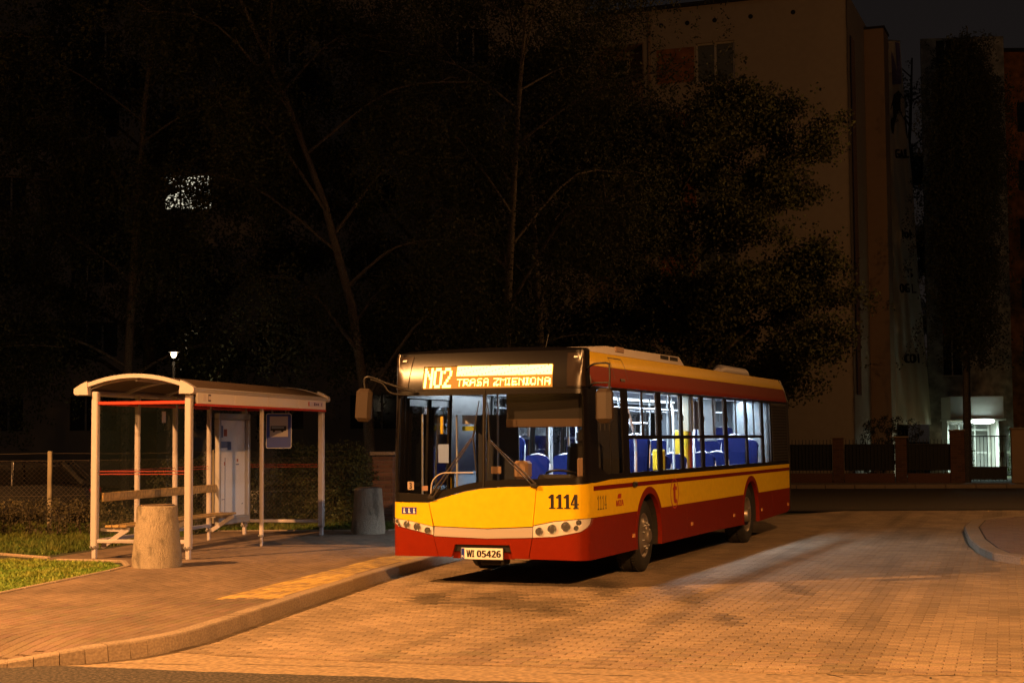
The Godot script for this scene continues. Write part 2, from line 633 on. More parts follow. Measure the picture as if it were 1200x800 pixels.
func lay_pavers(parent: Node, poly: PackedVector2Array, ang: float, lx: float, lz: float, gapx: float, gapz: float, height: Callable, color: Callable, wobble: float, holes := []) -> void:
	# running bond: rows along the unit vector at ang (x, depth), lx long, lz deep
	var e := Vector2(cos(ang), sin(ang))
	var f := Vector2(-e.y, e.x)
	var lo := Vector2.ONE * 1e9
	var hi := -lo
	for p in poly:
		var t := Vector2(p.dot(e), p.dot(f))
		lo = lo.min(t); hi = hi.max(t)
	var mesh := paver_mesh(lx - gapx, lz - gapz, 0.06, 0.005)
	var items := []
	var cut := MB.new()
	var r := RandomNumberGenerator.new()
	r.seed = 77
	for j in range(floori(lo.y / lz), ceili(hi.y / lz) + 1):
		var shift := 0.5 if posmod(j, 2) == 1 else 0.0
		for i in range(floori(lo.x / lx) - 1, ceili(hi.x / lx) + 1):
			var ctr := e * ((i + shift + 0.5) * lx) + f * ((j + 0.5) * lz)
			var jit := Vector3(r.randf_range(-1, 1), r.randf_range(-1, 1), r.randf_range(-1, 1))
			var tone := r.randf()
			var q := PackedVector2Array()
			var ins := 0
			for s in [[-1, -1], [1, -1], [1, 1], [-1, 1]]:
				var p: Vector2 = ctr + e * (s[0] * (lx - gapx) / 2) + f * (s[1] * (lz - gapz) / 2)
				q.append(p)
				var inside := Geometry2D.is_point_in_polygon(p, poly)
				for h in holes:
					if Geometry2D.is_point_in_polygon(p, h):
						inside = false
				ins += int(inside)
			if ins == 0:
				continue
			var y: float = height.call(ctr.x, ctr.y)
			var cl: Color = color.call(ctr.x, ctr.y, tone)
			if ins == 4:
				var b := Basis(Vector3(e.x, 0, -e.y), Vector3.UP, Vector3(-f.x, 0, f.y))
				var gx: float = (height.call(ctr.x + 0.05, ctr.y) - height.call(ctr.x - 0.05, ctr.y)) * 10.0
				var gd: float = (height.call(ctr.x, ctr.y + 0.05) - height.call(ctr.x, ctr.y - 0.05)) * 10.0
				if absf(gx) + absf(gd) > 0.001:
					var up := Vector3(-gx, 1.0, gd).normalized()
					b = Basis(Quaternion(Vector3.UP, up)) * b
				b = b * Basis(Vector3.RIGHT, jit.x * wobble) * Basis(Vector3.BACK, jit.y * wobble)
				items.append([Transform3D(b, Vector3(ctr.x, y + jit.z * 0.0012, -ctr.y)), cl])
			else:
				var pcs := Geometry2D.intersect_polygons(q, poly)
				for h in holes:
					var left := []
					for pc in pcs:
						left.append_array(Geometry2D.clip_polygons(pc, h))
					pcs.assign(left)
				cut.col = cl
				for pc in pcs:
					cut.prism(pc, 0.05, Transform3D(Basis(Vector3.RIGHT, Vector3(0, 0, -1), Vector3.UP), Vector3(0, y, 0)))
	items.sort_custom(func(a, b): return a[0].origin.length_squared() < b[0].origin.length_squared())
	# the ones that show largest and inside the frame come first
	var shown := []
	var rest := []
	for it in items:
		var o: Vector3 = it[0].origin
		if shown.size() < 290 and absf(o.x) < -o.z * 0.325 and -o.z > 11.75:
			shown.append(it)
		else:
			rest.append(it)
	var mats := []
	for it in shown:
		# a few shared tones for the single pavers
		var c: Color = it[1]
		var key := "paver_%d_%d_%d" % [roundi(c.r * 40), roundi(c.g * 40), roundi(c.b * 40)]
		if not M.has(key):
			var m: StandardMaterial3D = M.paver.duplicate()
			m.resource_name = key
			m.vertex_color_use_as_albedo = false
			m.albedo_color = lin(roundi(c.r * 40) / 40.0, roundi(c.g * 40) / 40.0, roundi(c.b * 40) / 40.0)
			M[key] = m
		var o := part(parent, "paver", mesh, M[key])
		o.transform = it[0]
	var where := []
	var cols := []
	for it in rest:
		where.append(it[0]); cols.append(it[1])
	stuff(many(parent, "more_pavers", mesh, M.paver, where, cols))
	if cut.v.size():
		stuff(part(parent, "cut_pavers", cut.mesh(), M.paver))

func ground() -> void:
	var grass_soil := rough_stuff("grass_soil", lin(0.05, 0.055, 0.022), M.g1, 0.6, 1.0, M.nf, 1.0)
	struct(flat(self, "ground", V([-300, -150, 300, -150, 300, 500, -300, 500]), -0.05, grass_soil, 200.0), "dark ground reaching to the horizon")
	var ragged := []
	var er := [3, 10.98, -0.02, 11.58, -1.99, 12.08, -4.17, 12.66, -6, 12.72, -9, 12.57]
	for i in range(0, er.size() - 2, 2):
		for k in 16:
			ragged.append(lerpf(er[i], er[i + 2], k / 16.0))
			ragged.append(lerpf(er[i + 1], er[i + 3], k / 16.0) + rng.randf_range(-0.035, 0.03))
	# asphalt: the street in the foreground and the road beyond the bay
	struct(flat(self, "road", V([-60, -12, 60, -12, 60, 7, 14, 9.5] + ragged + [-60, 12]), -0.001, M.asphalt, 6.0), "dark worn asphalt street in the foreground")
	struct(flat(self, "far_road", V([-2, 39, 8, 37.5, 14, 37, 60, 34, 60, 50, 22, 53, 11.8, 53.9, 2, 55.5, -40, 60, -40, 50]), -0.012, M.asphalt, 8.0), "dark asphalt road behind the bus")
	# smooth concrete apron between asphalt and pavers
	var apron := flat(self, "apron", V([-9, 12.4, -6, 12.5, -4.17, 12.55, -1.99, 11.95, -0.02, 11.45, 3, 10.85, 14, 9.3, 14, 11.2, 3.77, 11.72, 1.92, 11.93, -0.69, 12.50, -2.4, 13.05, -2.95, 13.45, -3.3, 13.0, -4.1, 12.6, -9, 12.5]), -0.006, M.apron_concrete, 1.0)
	struct(apron, "smooth worn concrete apron at the edge of the bay")
	var cr := MB.new()
	var tar := mat("crack_tar", lin(0.03, 0.024, 0.02), 1.0)
	for cc in [[-3.6, 12.75, -2.5, 12.55, 5], [-2.2, 12.6, -1.0, 12.35, 6], [1.9, 11.86, 2.9, 11.72, 9], [2.9, 11.78, 4.2, 11.6, 10], [0.3, 12.0, 1.2, 11.78, 6], [-4.2, 12.75, -3.4, 12.62, 5], [2.35, 11.9, 2.45, 11.65, 4], [3.0, 11.8, 3.12, 11.55, 4]]:
		var a := Vector2(cc[0], cc[1])
		var b := Vector2(cc[2], cc[3])
		var prev := a
		for i in range(1, cc[4] + 1):
			var p: Vector2 = a.lerp(b, float(i) / cc[4]) + Vector2(rng.randf_range(-0.03, 0.03), rng.randf_range(-0.03, 0.03))
			var w := Vector2(-(p - prev).y, (p - prev).x).normalized() * rng.randf_range(0.003, 0.009)
			cr.quad(Vector3(prev.x + w.x, -0.003, -prev.y - w.y), Vector3(prev.x - w.x, -0.003, -prev.y + w.y), Vector3(p.x - w.x, -0.003, -p.y + w.y), Vector3(p.x + w.x, -0.003, -p.y - w.y))
			prev = p
	part(apron, "tar_filled_cracks", cr.mesh(), tar)
	# stains: oil drips and tyre rubber, patches with their own outline
	var stain := FastNoiseLite.new()
	stain.seed = 5
	stain.frequency = 0.55
	stain.fractal_octaves = 4
	var spots := [[0.05, 17.0, 0.5, 1.1], [-0.15, 17.9, 0.35, 0.5], [0.45, 16.2, 0.3, 0.35], [1.9, 17.9, 0.8, 0.3], [1.1, 18.6, 0.9, 0.3], [-0.9, 17.6, 0.5, 0.3], [2.1, 15.4, 0.35, 0.2], [3.3, 18.5, 0.5, 0.2]]
	var bay_color := func(x: float, d: float, tone: float) -> Color:
		var k := 0.88 + 0.32 * (tone - 0.5)
		k *= 1.0 + 0.35 * stain.get_noise_2d(x * 1.3, d * 0.8)
		# long soft tyre tracks along the bay
		var along := (x - 0.8) * cos(0.30) - (d - 19.0) * sin(0.30)
		var tr := stain.get_noise_2d(along * 3.0, d * 0.12)
		k *= 1.0 - 0.30 * smoothstep(0.05, 0.45, tr)
		for s in spots:
			var q := Vector2((x - s[0]) / s[3], (d - s[1]) / (s[2] * 2.0))
			k *= 1.0 - 0.55 * smoothstep(1.0, 0.35, q.length() + 0.5 * stain.get_noise_2d(x * 5, d * 5))
		if tone > 0.965:
			k *= 0.72
		return Color(0.47 * k, 0.35 * k, 0.225 * k)
	# bus bay of concrete blocks
	var kerb_pts := []
	for i in range(0, KERB.size(), 2):
		kerb_pts.append(Vector2(KERB[i], KERB[i + 1]))
	var isl := V([30, 33.5, 10.2, 32.6, 9.2, 31.4, 8.35, 29.0, 7.45, 25.6, 7.02, 23.6, 6.85, 22.4, 7.0, 21.6, 7.5, 21.0, 8.6, 20.3, 30, 17])
	var bay := []
	for p in kerb_pts.slice(7):
		bay.append_array([p.x - 0.02, p.y])
	bay.append_array([8, 37.6, 14, 37.1, 22, 36.2, 22, 11, 14, 11.2, 3.77, 11.72, 1.92, 11.93, -0.69, 12.50, -2.4, 13.05])
	var bay_poly := V(bay)
	var base := struct(flat(self, "bus_bay_paving", bay_poly, -0.009, M.joint_sand, 3.0, [isl]), "concrete block paving of the bus bay")
	lay_pavers(base, bay_poly, deg_to_rad(-17.5), 0.2, 0.1, 0.009, 0.004, func(_x, _d): return 0.0, bay_color, 0.006, [isl])
	# raised pavement
	var walk := []
	for p in kerb_pts:
		walk.append_array([p.x, p.y])
	walk = walk.slice(0, 32)
	var inner := PackedVector2Array()
	for i in 16:
		var p: Vector2 = kerb_pts[i]
		var t: Vector2 = (kerb_pts[mini(i + 1, 15)] - kerb_pts[maxi(i - 1, 0)]).normalized()
		inner.append(p + Vector2(-t.y, t.x) * 0.15)
	for q in [Vector2(1.0, 31.5), Vector2(-0.5, 30.6), Vector2(-2.3, 28.4), Vector2(-4.3, 28.6), Vector2(-5.4, 28.5), Vector2(-6.6, 22.35), Vector2(-6.55, 22.0), Vector2(-5.35, 21.6), Vector2(-5.06, 20.75), Vector2(-5.12, 19.9), Vector2(-5.6, 16.9), Vector2(-6.2, 15.0), Vector2(-7.2, 13.8), Vector2(-9.5, 13.3)]:
		inner.append(q)
	var walk_sheet: Callable = func(x, d): return walk_height(x, d) - 0.016
	var pv := struct(flat(self, "pavement", inner, walk_sheet, M.joint_sand, 0.3), "raised pavement of reddish blocks by the bus shelter")
	var strip := PackedVector2Array()
	for q in [Vector2(-2.46, 16.35), Vector2(-3.1, 16.45), Vector2(-2.16, 20.9), Vector2(-1.5, 23.2), Vector2(-0.75, 25.7), Vector2(-0.37, 25.4), Vector2(-1.21, 22.4), Vector2(-1.82, 19.85), Vector2(-2.13, 18.1)]:
		strip.append(q)
	var walk_color := func(x: float, d: float, tone: float) -> Color:
		var k := 0.9 + 0.24 * (tone - 0.5)
		k *= 1.0 + 0.4 * stain.get_noise_2d(x * 1.1 + 40, d * 1.1)
		if Geometry2D.is_point_in_polygon(Vector2(x, d), strip):
			# worn yellow paint
			var wear := smoothstep(-0.45, 0.1, stain.get_noise_2d(x * 6, d * 6) + 0.3 * (tone - 0.5))
			return Color(0.48 * k, 0.33 * k, 0.15 * k).lerp(Color(0.70 * k, 0.49 * k, 0.15 * k), wear)
		return Color(0.27 * k, 0.19 * k, 0.13 * k)
	lay_pavers(pv, inner, deg_to_rad(90 - 12.5), 0.2, 0.1, 0.005, 0.004, walk_height, walk_color, 0.008)
	# kerb stones
	var kerb := Node3D.new()
	kerb.name = "kerb"
	add_child(kerb)
	struct(kerb, "concrete kerb stones along the bay")
	var curve := Curve2D.new()
	for p in kerb_pts:
		curve.add_point(p)
	var total := curve.get_baked_length()
	var s := 0.0
	while s < total - 0.3:
		var p0 := curve.sample_baked(s)
		var len := 0.2 if p0.y < 15.5 and p0.x > -5.2 else 1.0
		if p0.x <= -5.2:
			len = 0.5
		var p1 := curve.sample_baked(minf(s + len - 0.006, total))
		s += len
		var t := (p1 - p0).normalized()
		var o := Vector2(-t.y, t.x)
		var h0 := walk_height(p0.x, p0.y) + rng.randf_range(-0.004, 0.004)
		var h1 := walk_height(p1.x, p1.y) + rng.randf_range(-0.004, 0.004)
		var q := MB.new()
		var sh := rng.randf_range(0.85, 1.1)
		q.col = Color(sh, sh, sh)
		var P := func(p: Vector2, k: float, y: float) -> Vector3: return Vector3(p.x + o.x * k, y, -p.y - o.y * k)
		var prof := [[-0.012, -0.1], [-0.012, -0.001], [0.0, -0.045], [0.006, -0.012], [0.022, 0.0], [0.148, 0.002], [0.15, -0.1]]
		var A := []
		var B := []
		for pr in prof:
			var yy0: float = h0 + pr[1] if pr[1] > -0.09 and pr != prof[1] else (-0.06 if pr != prof[1] else 0.0)
			var yy1: float = h1 + pr[1] if pr[1] > -0.09 and pr != prof[1] else (-0.06 if pr != prof[1] else 0.0)
			A.append(P.call(p0, pr[0], minf(yy0, h0 + 0.002) if pr != prof[1] else minf(0.0, h0 - 0.02)))
			B.append(P.call(p1, pr[0], minf(yy1, h1 + 0.002) if pr != prof[1] else minf(0.0, h1 - 0.02)))
		var ctr: Vector3 = (A[1] + B[1] + A[5] + B[5]) / 4 + Vector3(0, -0.02, 0)
		for i in A.size() - 1:
			q.cquad(A[i], B[i], B[i + 1], A[i + 1], ctr)
		for i in range(1, A.size() - 1):
			q.ctri(A[0], A[i], A[i + 1], ctr); q.ctri(B[0], B[i], B[i + 1], ctr)
		part(kerb, "kerb_stone", q.mesh(), M.kerb_concrete)
	# edging between grass and pavement
	var edge := Node3D.new()
	edge.name = "grass_edging"
	add_child(edge)
	struct(edge, "thin concrete edging between the grass and the pavement")
	for seg in [[-9.5, 13.36, -7.2, 13.86], [-7.2, 13.86, -6.25, 15.0], [-6.25, 15.0, -5.65, 16.9], [-5.65, 16.9, -5.4, 18.4], [-5.4, 18.4, -5.16, 19.9], [-5.16, 19.9, -5.1, 20.75], [-5.1, 20.75, -5.38, 21.62], [-5.38, 21.62, -6.4, 21.95], [-6.62, 22.35, -7.5, 23.1], [-7.5, 23.1, -9.0, 23.9], [-5.4, 28.56, -4.3, 28.66], [-4.3, 28.66, -2.3, 28.46], [-2.3, 28.46, -0.5, 30.66]]:
		var a := Vector2(seg[0], seg[1])
		var b := Vector2(seg[2], seg[3])
		var t := (b - a).normalized()
		var k := maxi(1, roundi(a.distance_to(b)))
		for i in k:
			var c := a.lerp(b, (i + 0.5) / k)
			var q := MB.new()
			var sh := rng.randf_range(0.8, 1.05)
			q.col = Color(sh, sh, sh)
			q.box(Vector3(c.x, 0.085 + walk_height(c.x, c.y) - 0.13, -c.y), Vector3(a.distance_to(b) / k - 0.008, 0.12, 0.07), Basis(Vector3(t.x, 0, -t.y), Vector3.UP, Vector3(t.y, 0, t.x)), 0.01)
			part(edge, "edging_stone", q.mesh(), M.kerb_concrete)
	# lawn, weedy ground behind the shelter
	struct(flat(self, "lawn", V([-30, 13.2, -9.5, 13.32, -7.2, 13.82, -6.22, 15.0, -5.62, 16.9, -5.14, 19.9, -5.08, 20.75, -5.36, 21.6, -6.4, 22.0, -6.6, 22.4, -5.42, 28.52, -4.3, 28.62, -2.3, 28.42, -0.5, 30.62, 1.5, 32, 3, 37, -2, 39, -30, 42]), 0.112, grass_soil, 3.0), "strip of lawn left of the pavement")
	grass()
	# traffic island at the right
	var im := flat(self, "traffic_island", isl, 0.091, M.joint_sand, 2.0)
	struct(im, "paved traffic island right of the bus bay")
	var iinner := PackedVector2Array()
	for q in Geometry2D.offset_polygon(isl, -0.28)[0]:
		iinner.append(q)
	lay_pavers(im, iinner, deg_to_rad(-17.5), 0.2, 0.1, 0.006, 0.004, func(_x, _d): return 0.1, func(_x, _d, tone): return Color(0.30, 0.20, 0.16) * (0.85 + 0.3 * tone), 0.006)
	var ik := Node3D.new()
	ik.name = "island_kerb"
	add_child(ik)
	struct(ik, "pale concrete kerb round the traffic island")
	for i in range(1, isl.size() - 1):
		var a := isl[i]
		var b := isl[(i + 1) % isl.size()]
		if a.x > 20 and b.x > 20:
			continue
		if b.x > 20:
			b = a.lerp(b, 0.35)
		var k := maxi(1, roundi(a.distance_to(b) / 0.8))
		var t := (b - a).normalized()
		for j in k:
			var c := a.lerp(b, (j + 0.5) / k) + Vector2(t.y, -t.x) * -0.13
			var q := MB.new()
			var sh := rng.randf_range(0.85, 1.1)
			q.col = Color(sh, sh, sh)
			q.box(Vector3(c.x, 0.02, -c.y), Vector3(a.distance_to(b) / k - 0.01, 0.17, 0.26), Basis(Vector3(t.x, 0, -t.y), Vector3.UP, Vector3(t.y, 0, t.x)), 0.02)
			part(ik, "kerb_stone", q.mesh(), M.kerb_concrete)
	# far pavement and kerb in front of the fence
	struct(flat(self, "far_pavement", V([-40, 60.2, 2, 55.7, 11.8, 54.1, 22, 53.2, 60, 50.2, 60, 58, 17.5, 56.2, 12, 57.3, 4, 59, -40, 66]), 0.1, M.apron_concrete, 6.0), "narrow pavement in front of the far fence")
	var fk := Node3D.new()
	fk.name = "far_kerb"
	add_child(fk)
	struct(fk, "kerb on the far side of the road")
	var fpts := [Vector2(2, 55.6), Vector2(11.8, 54.0), Vector2(22, 53.1)]
	for i in 2:
		var a: Vector2 = fpts[i]
		var b: Vector2 = fpts[i + 1]
		var t := (b - a).normalized()
		var k := roundi(a.distance_to(b))
		for j in k:
			var c := a.lerp(b, (j + 0.5) / k)
			var q := MB.new()
			q.box(Vector3(c.x, 0.04, -c.y), Vector3(a.distance_to(b) / k - 0.01, 0.15, 0.15), Basis(Vector3(t.x, 0, -t.y), Vector3.UP, Vector3(t.y, 0, t.x)), 0.02)
			part(fk, "kerb_stone", q.mesh(), M.kerb_concrete)

func blade_tuft(k: int, h: float, spread: float, sd: int, wide := 0.006) -> ArrayMesh:
	var r := RandomNumberGenerator.new()
	r.seed = sd
	var q := MB.new()
	for i in k:
		var a := r.randf() * TAU
		var d := Vector3(cos(a), 0, sin(a))
		var p := Vector3(r.randf_range(-1, 1), 0, r.randf_range(-1, 1)) * spread
		var hh := h * r.randf_range(0.5, 1.15)
		var w := d.cross(Vector3.UP) * wide * r.randf_range(0.7, 1.3)
		var m := p + d * hh * 0.18 + Vector3(0, hh * 0.6, 0)
		var t := p + d * hh * r.randf_range(0.3, 0.8) + Vector3(0, hh, 0)
		q.quad(p - w, p + w, m + w * 0.7, m - w * 0.7)
		q.tri(m - w * 0.7, m + w * 0.7, t)
	return q.mesh()

func grass() -> void:
	var r := RandomNumberGenerator.new()
	r.seed = 41
	var nz := FastNoiseLite.new()
	nz.frequency = 0.5
	nz.seed = 8
	var lawn := V([-12, 13.6, -7.4, 13.95, -6.3, 15.1, -5.72, 16.9, -5.22, 19.9, -5.16, 20.6, -5.5, 21.45, -6.5, 21.8, -9.5, 22.4, -12, 23])
	var back := V([-14, 23.6, -9, 24.1, -7.4, 23.3, -6.8, 22.9, -5.6, 28.6, -4.3, 28.8, -2.3, 28.6, -0.6, 30.6, -0.6, 33, -14, 30])
	var spec := [[lawn, "lawn_grass", "short green grass on the lawn beside the pavement", 0.055, 21000, 0.05], [back, "rough_grass", "rough grass growing along the fence behind the shelter", 0.13, 9000, 0.08]]
	for sp in spec:
		var where := []
		var cols := []
		var poly: PackedVector2Array = sp[0]
		var lo := Vector2.ONE * 1e9
		var hi := -lo
		for p in poly:
			lo = lo.min(p); hi = hi.max(p)
		while where.size() < sp[4]:
			var p := Vector2(r.randf_range(lo.x, hi.x), r.randf_range(lo.y, hi.y))
			if not Geometry2D.is_point_in_polygon(p, poly):
				continue
			if absf(p.x) > p.y * 0.45 + 1.5:
				continue
			var nn := nz.get_noise_2dv(p * 2.0)
			if r.randf() < -nn * 0.9:
				where.size()
			var sc := (0.75 + 0.6 * nn) * r.randf_range(0.7, 1.3)
			where.append(Transform3D(Basis(Vector3.UP, r.randf() * TAU).scaled(Vector3(1, sc, 1)), Vector3(p.x, 0.11, -p.y)))
			var g := r.randf_range(0.8, 1.2)
			var dry := clampf(0.35 + nn * 0.9 + r.randf_range(-0.3, 0.3), 0.0, 1.0)
			if sp[1] == "rough_grass":
				g *= 0.5
			cols.append(Color(0.105 * g, 0.20 * g, 0.014 * g).lerp(Color(0.25 * g, 0.25 * g, 0.035 * g), dry))
		var o := many(self, sp[1], blade_tuft(9, sp[3], sp[5], 3), M.leaf, where, cols)
		stuff(o, sp[2])


# ---------------------------------------------------------------- the bus
# Local axes: x to the bus's left side (the driver's), y up, front at z = 0, tail at z = -12; d below is the distance behind the front.
const F_R := 10.67
const F_XS := 1.13
const F_r := 0.162

func tin(y: float) -> float:
	if y < 1.4:
		return 0.0
	if y < 2.45:
		return 0.03 * (y - 1.4) / 1.05
	if y < 2.64:
		return 0.03 + 0.05 * (y - 2.45) / 0.19
	return 0.08 + 0.10 * pow((y - 2.64) / 0.21, 1.4)

func bus_front(q: Vector2) -> Vector3:
	var s := signf(q.x)
	var u := absf(q.x)
	var y := q.y
	var a0 := asin(F_XS / F_R)
	var l0 := F_R * a0
	var l1 := l0 + F_r * (PI / 2 - a0)
	var x: float
	var d: float
	if u <= l0:
		x = F_R * sin(u / F_R)
		d = F_R * (1.0 - cos(u / F_R))
	elif u <= l1:
		var a := a0 + (u - l0) / F_r
		x = F_XS + F_r * (sin(a) - sin(a0))
		d = F_R * (1.0 - cos(a0)) + F_r * (cos(a0) - cos(a))
	else:
		x = 1.275
		d = F_R * (1.0 - cos(a0)) + F_r * cos(a0) + u - l1
	var lean := 0.02 * pow(maxf(0.0, (0.7 - y) / 0.4), 2)
	if y > 1.2:
		lean += 0.05 * pow((y - 1.2) / 1.2, 1.5)
	if y > 2.4:
		lean += 0.6 * (y - 2.4) * (y - 2.4)
	lean *= 1.0 - smoothstep(l0, l1, u)
	return Vector3(s * x * (1.275 - minf(tin(y), 0.035)) / 1.275, y, -d - lean)

func bus_left(q: Vector2) -> Vector3:
	return Vector3(1.275 - tin(q.y), q.y, -q.x)

func bus_right(q: Vector2) -> Vector3:
	return Vector3(-1.275 + tin(q.y), q.y, -q.x)

func sheet(parent: Node, called: String, list, fn: Callable, m: Material, thick := 0.02, off := 0.0, flip := false, cell := 0.12, holes := []) -> MeshInstance3D:
	var q := MB.new()
	q.patch(list if list is PackedVector2Array else V(list), fn, cell, thick, off, flip, holes)
	return part(parent, called, q.mesh(), m)

func rect(x0: float, y0: float, x1: float, y1: float) -> PackedVector2Array:
	return V([x0, y0, x1, y0, x1, y1, x0, y1])

func round_rect(x0: float, y0: float, x1: float, y1: float, r: float) -> PackedVector2Array:
	var l := []
	l.append_array(arc(x1 - r, y0 + r, r, -90, 0, 3))
	l.append_array(arc(x1 - r, y1 - r, r, 0, 90, 3))
	l.append_array(arc(x0 + r, y1 - r, r, 90, 180, 3))
	l.append_array(arc(x0 + r, y0 + r, r, 180, 270, 3))
	return V(l)

func paint(key: String, c: Color, rough := 0.55) -> StandardMaterial3D:
	var m := mat(key, c, rough)
	m.clearcoat_enabled = true
	m.clearcoat = 0.05
	m.clearcoat_roughness = 0.25
	m.metallic_specular = 0.17
	m.albedo_texture = M.grime
	m.uv1_triplanar = true
	m.uv1_scale = Vector3.ONE * 0.7
	return m

const WINS := [[1.86, 3.19], [3.39, 4.36], [4.50, 5.51], [5.69, 6.98], [7.17, 8.45], [8.58, 9.63]]

func bus() -> void:
	var B := thing("city_bus", "yellow and red low-floor city bus numbered 1114 with lit N02 display", "bus", W(-0.357, 0, 18.873), deg_to_rad(-21.65))
	var yel := paint("bus_yellow", lin(0.76, 0.49, 0.010))
	var red := paint("bus_red", lin(0.20, 0.016, 0.003))
	var dred := paint("bus_dark_red", lin(0.16, 0.008, 0.006))
	var orange_red := mat("logo_red", lin(0.42, 0.03, 0.01), 0.5)
	var black := mat("lettering_black", lin(0.012, 0.008, 0.008), 0.5)
	var bl: StandardMaterial3D = M.black_gloss
	var bp: StandardMaterial3D = M.black_plastic
	var L1 := 1.529
	# --- front panels
	var fn := bus_front
	sheet(B, "front_shell", [-1.5, 0.42, 1.5, 0.42, 1.5, 1.22, -0.2, 1.14, -0.75, 0.99, -1.5, 0.99], fn, bp, 0.0, -0.028)
	sheet(B, "bumper", [-L1, 0.335, -1.2, 0.345, -0.616, 0.352, -0.678, 0.607, -0.9, 0.65, -1.1, 0.69, -1.25, 0.735, -1.36, 0.80, -L1, 0.825], fn, red, 0.03)
	sheet(B, "bumper", [-0.608, 0.352, -0.432, 0.352, -0.385, 0.505, 0.33, 0.507, 0.365, 0.348, 0.566, 0.345, 0.616, 0.592, 0.04, 0.574, -0.67, 0.592], fn, red, 0.03)
	sheet(B, "bumper", [0.574, 0.345, 1.2, 0.335, L1, 0.33, L1, 0.823, 1.44, 0.80, 1.39, 0.752, 1.21, 0.667, 0.89, 0.607, 0.624, 0.594], fn, red, 0.03)
	sheet(B, "plate_recess", [-0.44, 0.33, 0.37, 0.33, 0.34, 0.52, -0.40, 0.52], fn, red, 0.02, -0.05)
	sheet(B, "silver_strip", [-0.672, 0.599, 0.04, 0.581, 0.618, 0.599, 0.625, 0.722, 0.04, 0.694, -0.662, 0.712], fn, mat("silver_paint", lin(0.46, 0.42, 0.39), 0.4, 0.2), 0.02, -0.006)
	sheet(B, "front_flap", [-0.733, 1.004, -0.662, 0.722, 0.04, 0.704, 0.625, 0.732, 0.676, 1.207, 0.3, 1.2, -0.03, 1.178, -0.24, 1.142, -0.42, 1.096, -0.58, 1.052], fn, yel, 0.025, 0.004)
	sheet(B, "front_side_panel", [0.634, 0.748, 0.89, 0.799, 1.21, 0.829, 1.45, 0.832, L1, 0.829, L1, 1.244, 1.36, 1.236, 0.684, 1.212], fn, yel, 0.025)
	sheet(B, "front_side_panel", [-L1, 0.829, -1.38, 0.826, -1.2, 0.805, -1.01, 0.782, -0.682, 0.718, -0.742, 1.003, -L1, 1.003], fn, yel, 0.025)
	# headlights
	var housing := mat("headlight_housing", lin(0.80, 0.77, 0.74), 0.3, 0.3)
	var lamp_glass := mat("headlight_glass", Color(0.9, 0.9, 0.9, 0.05), 0.02)
	lamp_glass.transparency = BaseMaterial3D.TRANSPARENCY_ALPHA
	var lens_dark := mat("headlight_lens", lin(0.05, 0.045, 0.04), 0.08, 0.3)
	for side in [1, -1]:
		var h := node_part(B, "headlight")
		var pl: Array = [0.632, 0.737, 0.89, 0.790, 1.21, 0.821, 1.44, 0.824, 1.43, 0.81, 1.385, 0.76, 1.21, 0.675, 0.89, 0.615, 0.63, 0.602]
		var spots: Array = [[0.71, 0.676, 0.050], [0.868, 0.705, 0.058], [1.036, 0.735, 0.060], [1.192, 0.783, 0.034], [1.162, 0.718, 0.031]]
		if side < 0:
			pl = [-0.688, 0.711, -1.01, 0.774, -1.2, 0.797, -1.38, 0.818, -1.37, 0.808, -1.25, 0.742, -1.1, 0.697, -0.9, 0.657, -0.682, 0.614]
			spots = [[-0.752, 0.667, 0.044], [-0.90, 0.709, 0.050], [-1.047, 0.735, 0.046], [-1.187, 0.772, 0.026], [-1.155, 0.728, 0.022]]
		sheet(h, "reflector_housing", pl, fn, housing, 0.03, -0.004)
		sheet(h, "cover_glass", pl, fn, lamp_glass, 0.0, 0.024)
		for sp in spots:
			var c: Vector3 = fn.call(Vector2(sp[0], sp[1]))
			var e := 0.01
			var nn: Vector3 = (fn.call(Vector2(sp[0] + e, sp[1])) - c).cross(fn.call(Vector2(sp[0], sp[1] + e)) - c).normalized()
			var bz := Basis(nn.cross(Vector3.UP).normalized(), nn, nn.cross(Vector3.UP).normalized().cross(nn)).orthonormalized()
			var ring := MB.new()
			var r: float = sp[2]
			ring.lathe([Vector2(r, -0.01), Vector2(r, 0.008), Vector2(r * 0.93, 0.014), Vector2(r * 0.84, 0.008), Vector2(r * 0.8, -0.004)], 20, Transform3D(bz, c))
			part(h, "lamp_ring", ring.mesh(), M.chrome)
			var ln := MB.new()
			ln.lathe([Vector2(r * 0.82, -0.002), Vector2(r * 0.66, 0.006), Vector2(r * 0.4, 0.012), Vector2(0.0, 0.014)], 16, Transform3D(bz, c))
			part(h, "lamp_lens", ln.mesh(), lens_dark)
	# number plate
	var pl := node_part(B, "number_plate")
	var pw := Vector3(-0.032, 0.397, -0.02)
	bx(pl, "plate", pw, Vector3(0.545, 0.135, 0.008), mat("plate_white", lin(0.82, 0.79, 0.72), 0.5), 0.003)
	bx(pl, "blue_band", pw + Vector3(-0.248, 0, 0.0052), Vector3(0.04, 0.125, 0.003), mat("plate_blue", lin(0.01, 0.03, 0.28), 0.5))
	bx(pl, "plate_frame", pw + Vector3(0, -0.0, -0.006), Vector3(0.565, 0.152, 0.006), bp, 0.002)
	var flatp := func(q: Vector2) -> Vector3: return pw + Vector3(q.x, q.y, 0.0045)
	text_on(pl, "plate_lettering", "WI", "Droid Sans", true, flatp, Vector2(-0.15, 0), Vector2(0.10, 0.086), black, 0.001)
	text_on(pl, "plate_lettering", "05426", "Droid Sans", true, flatp, Vector2(0.092, 0), Vector2(0.31, 0.086), black, 0.001)
	text_on(pl, "country_letters", "PL", "Droid Sans", true, flatp, Vector2(-0.248, -0.035), Vector2(0.026, 0.026), mat("print_white", lin(0.8, 0.8, 0.8), 0.6), 0.003)
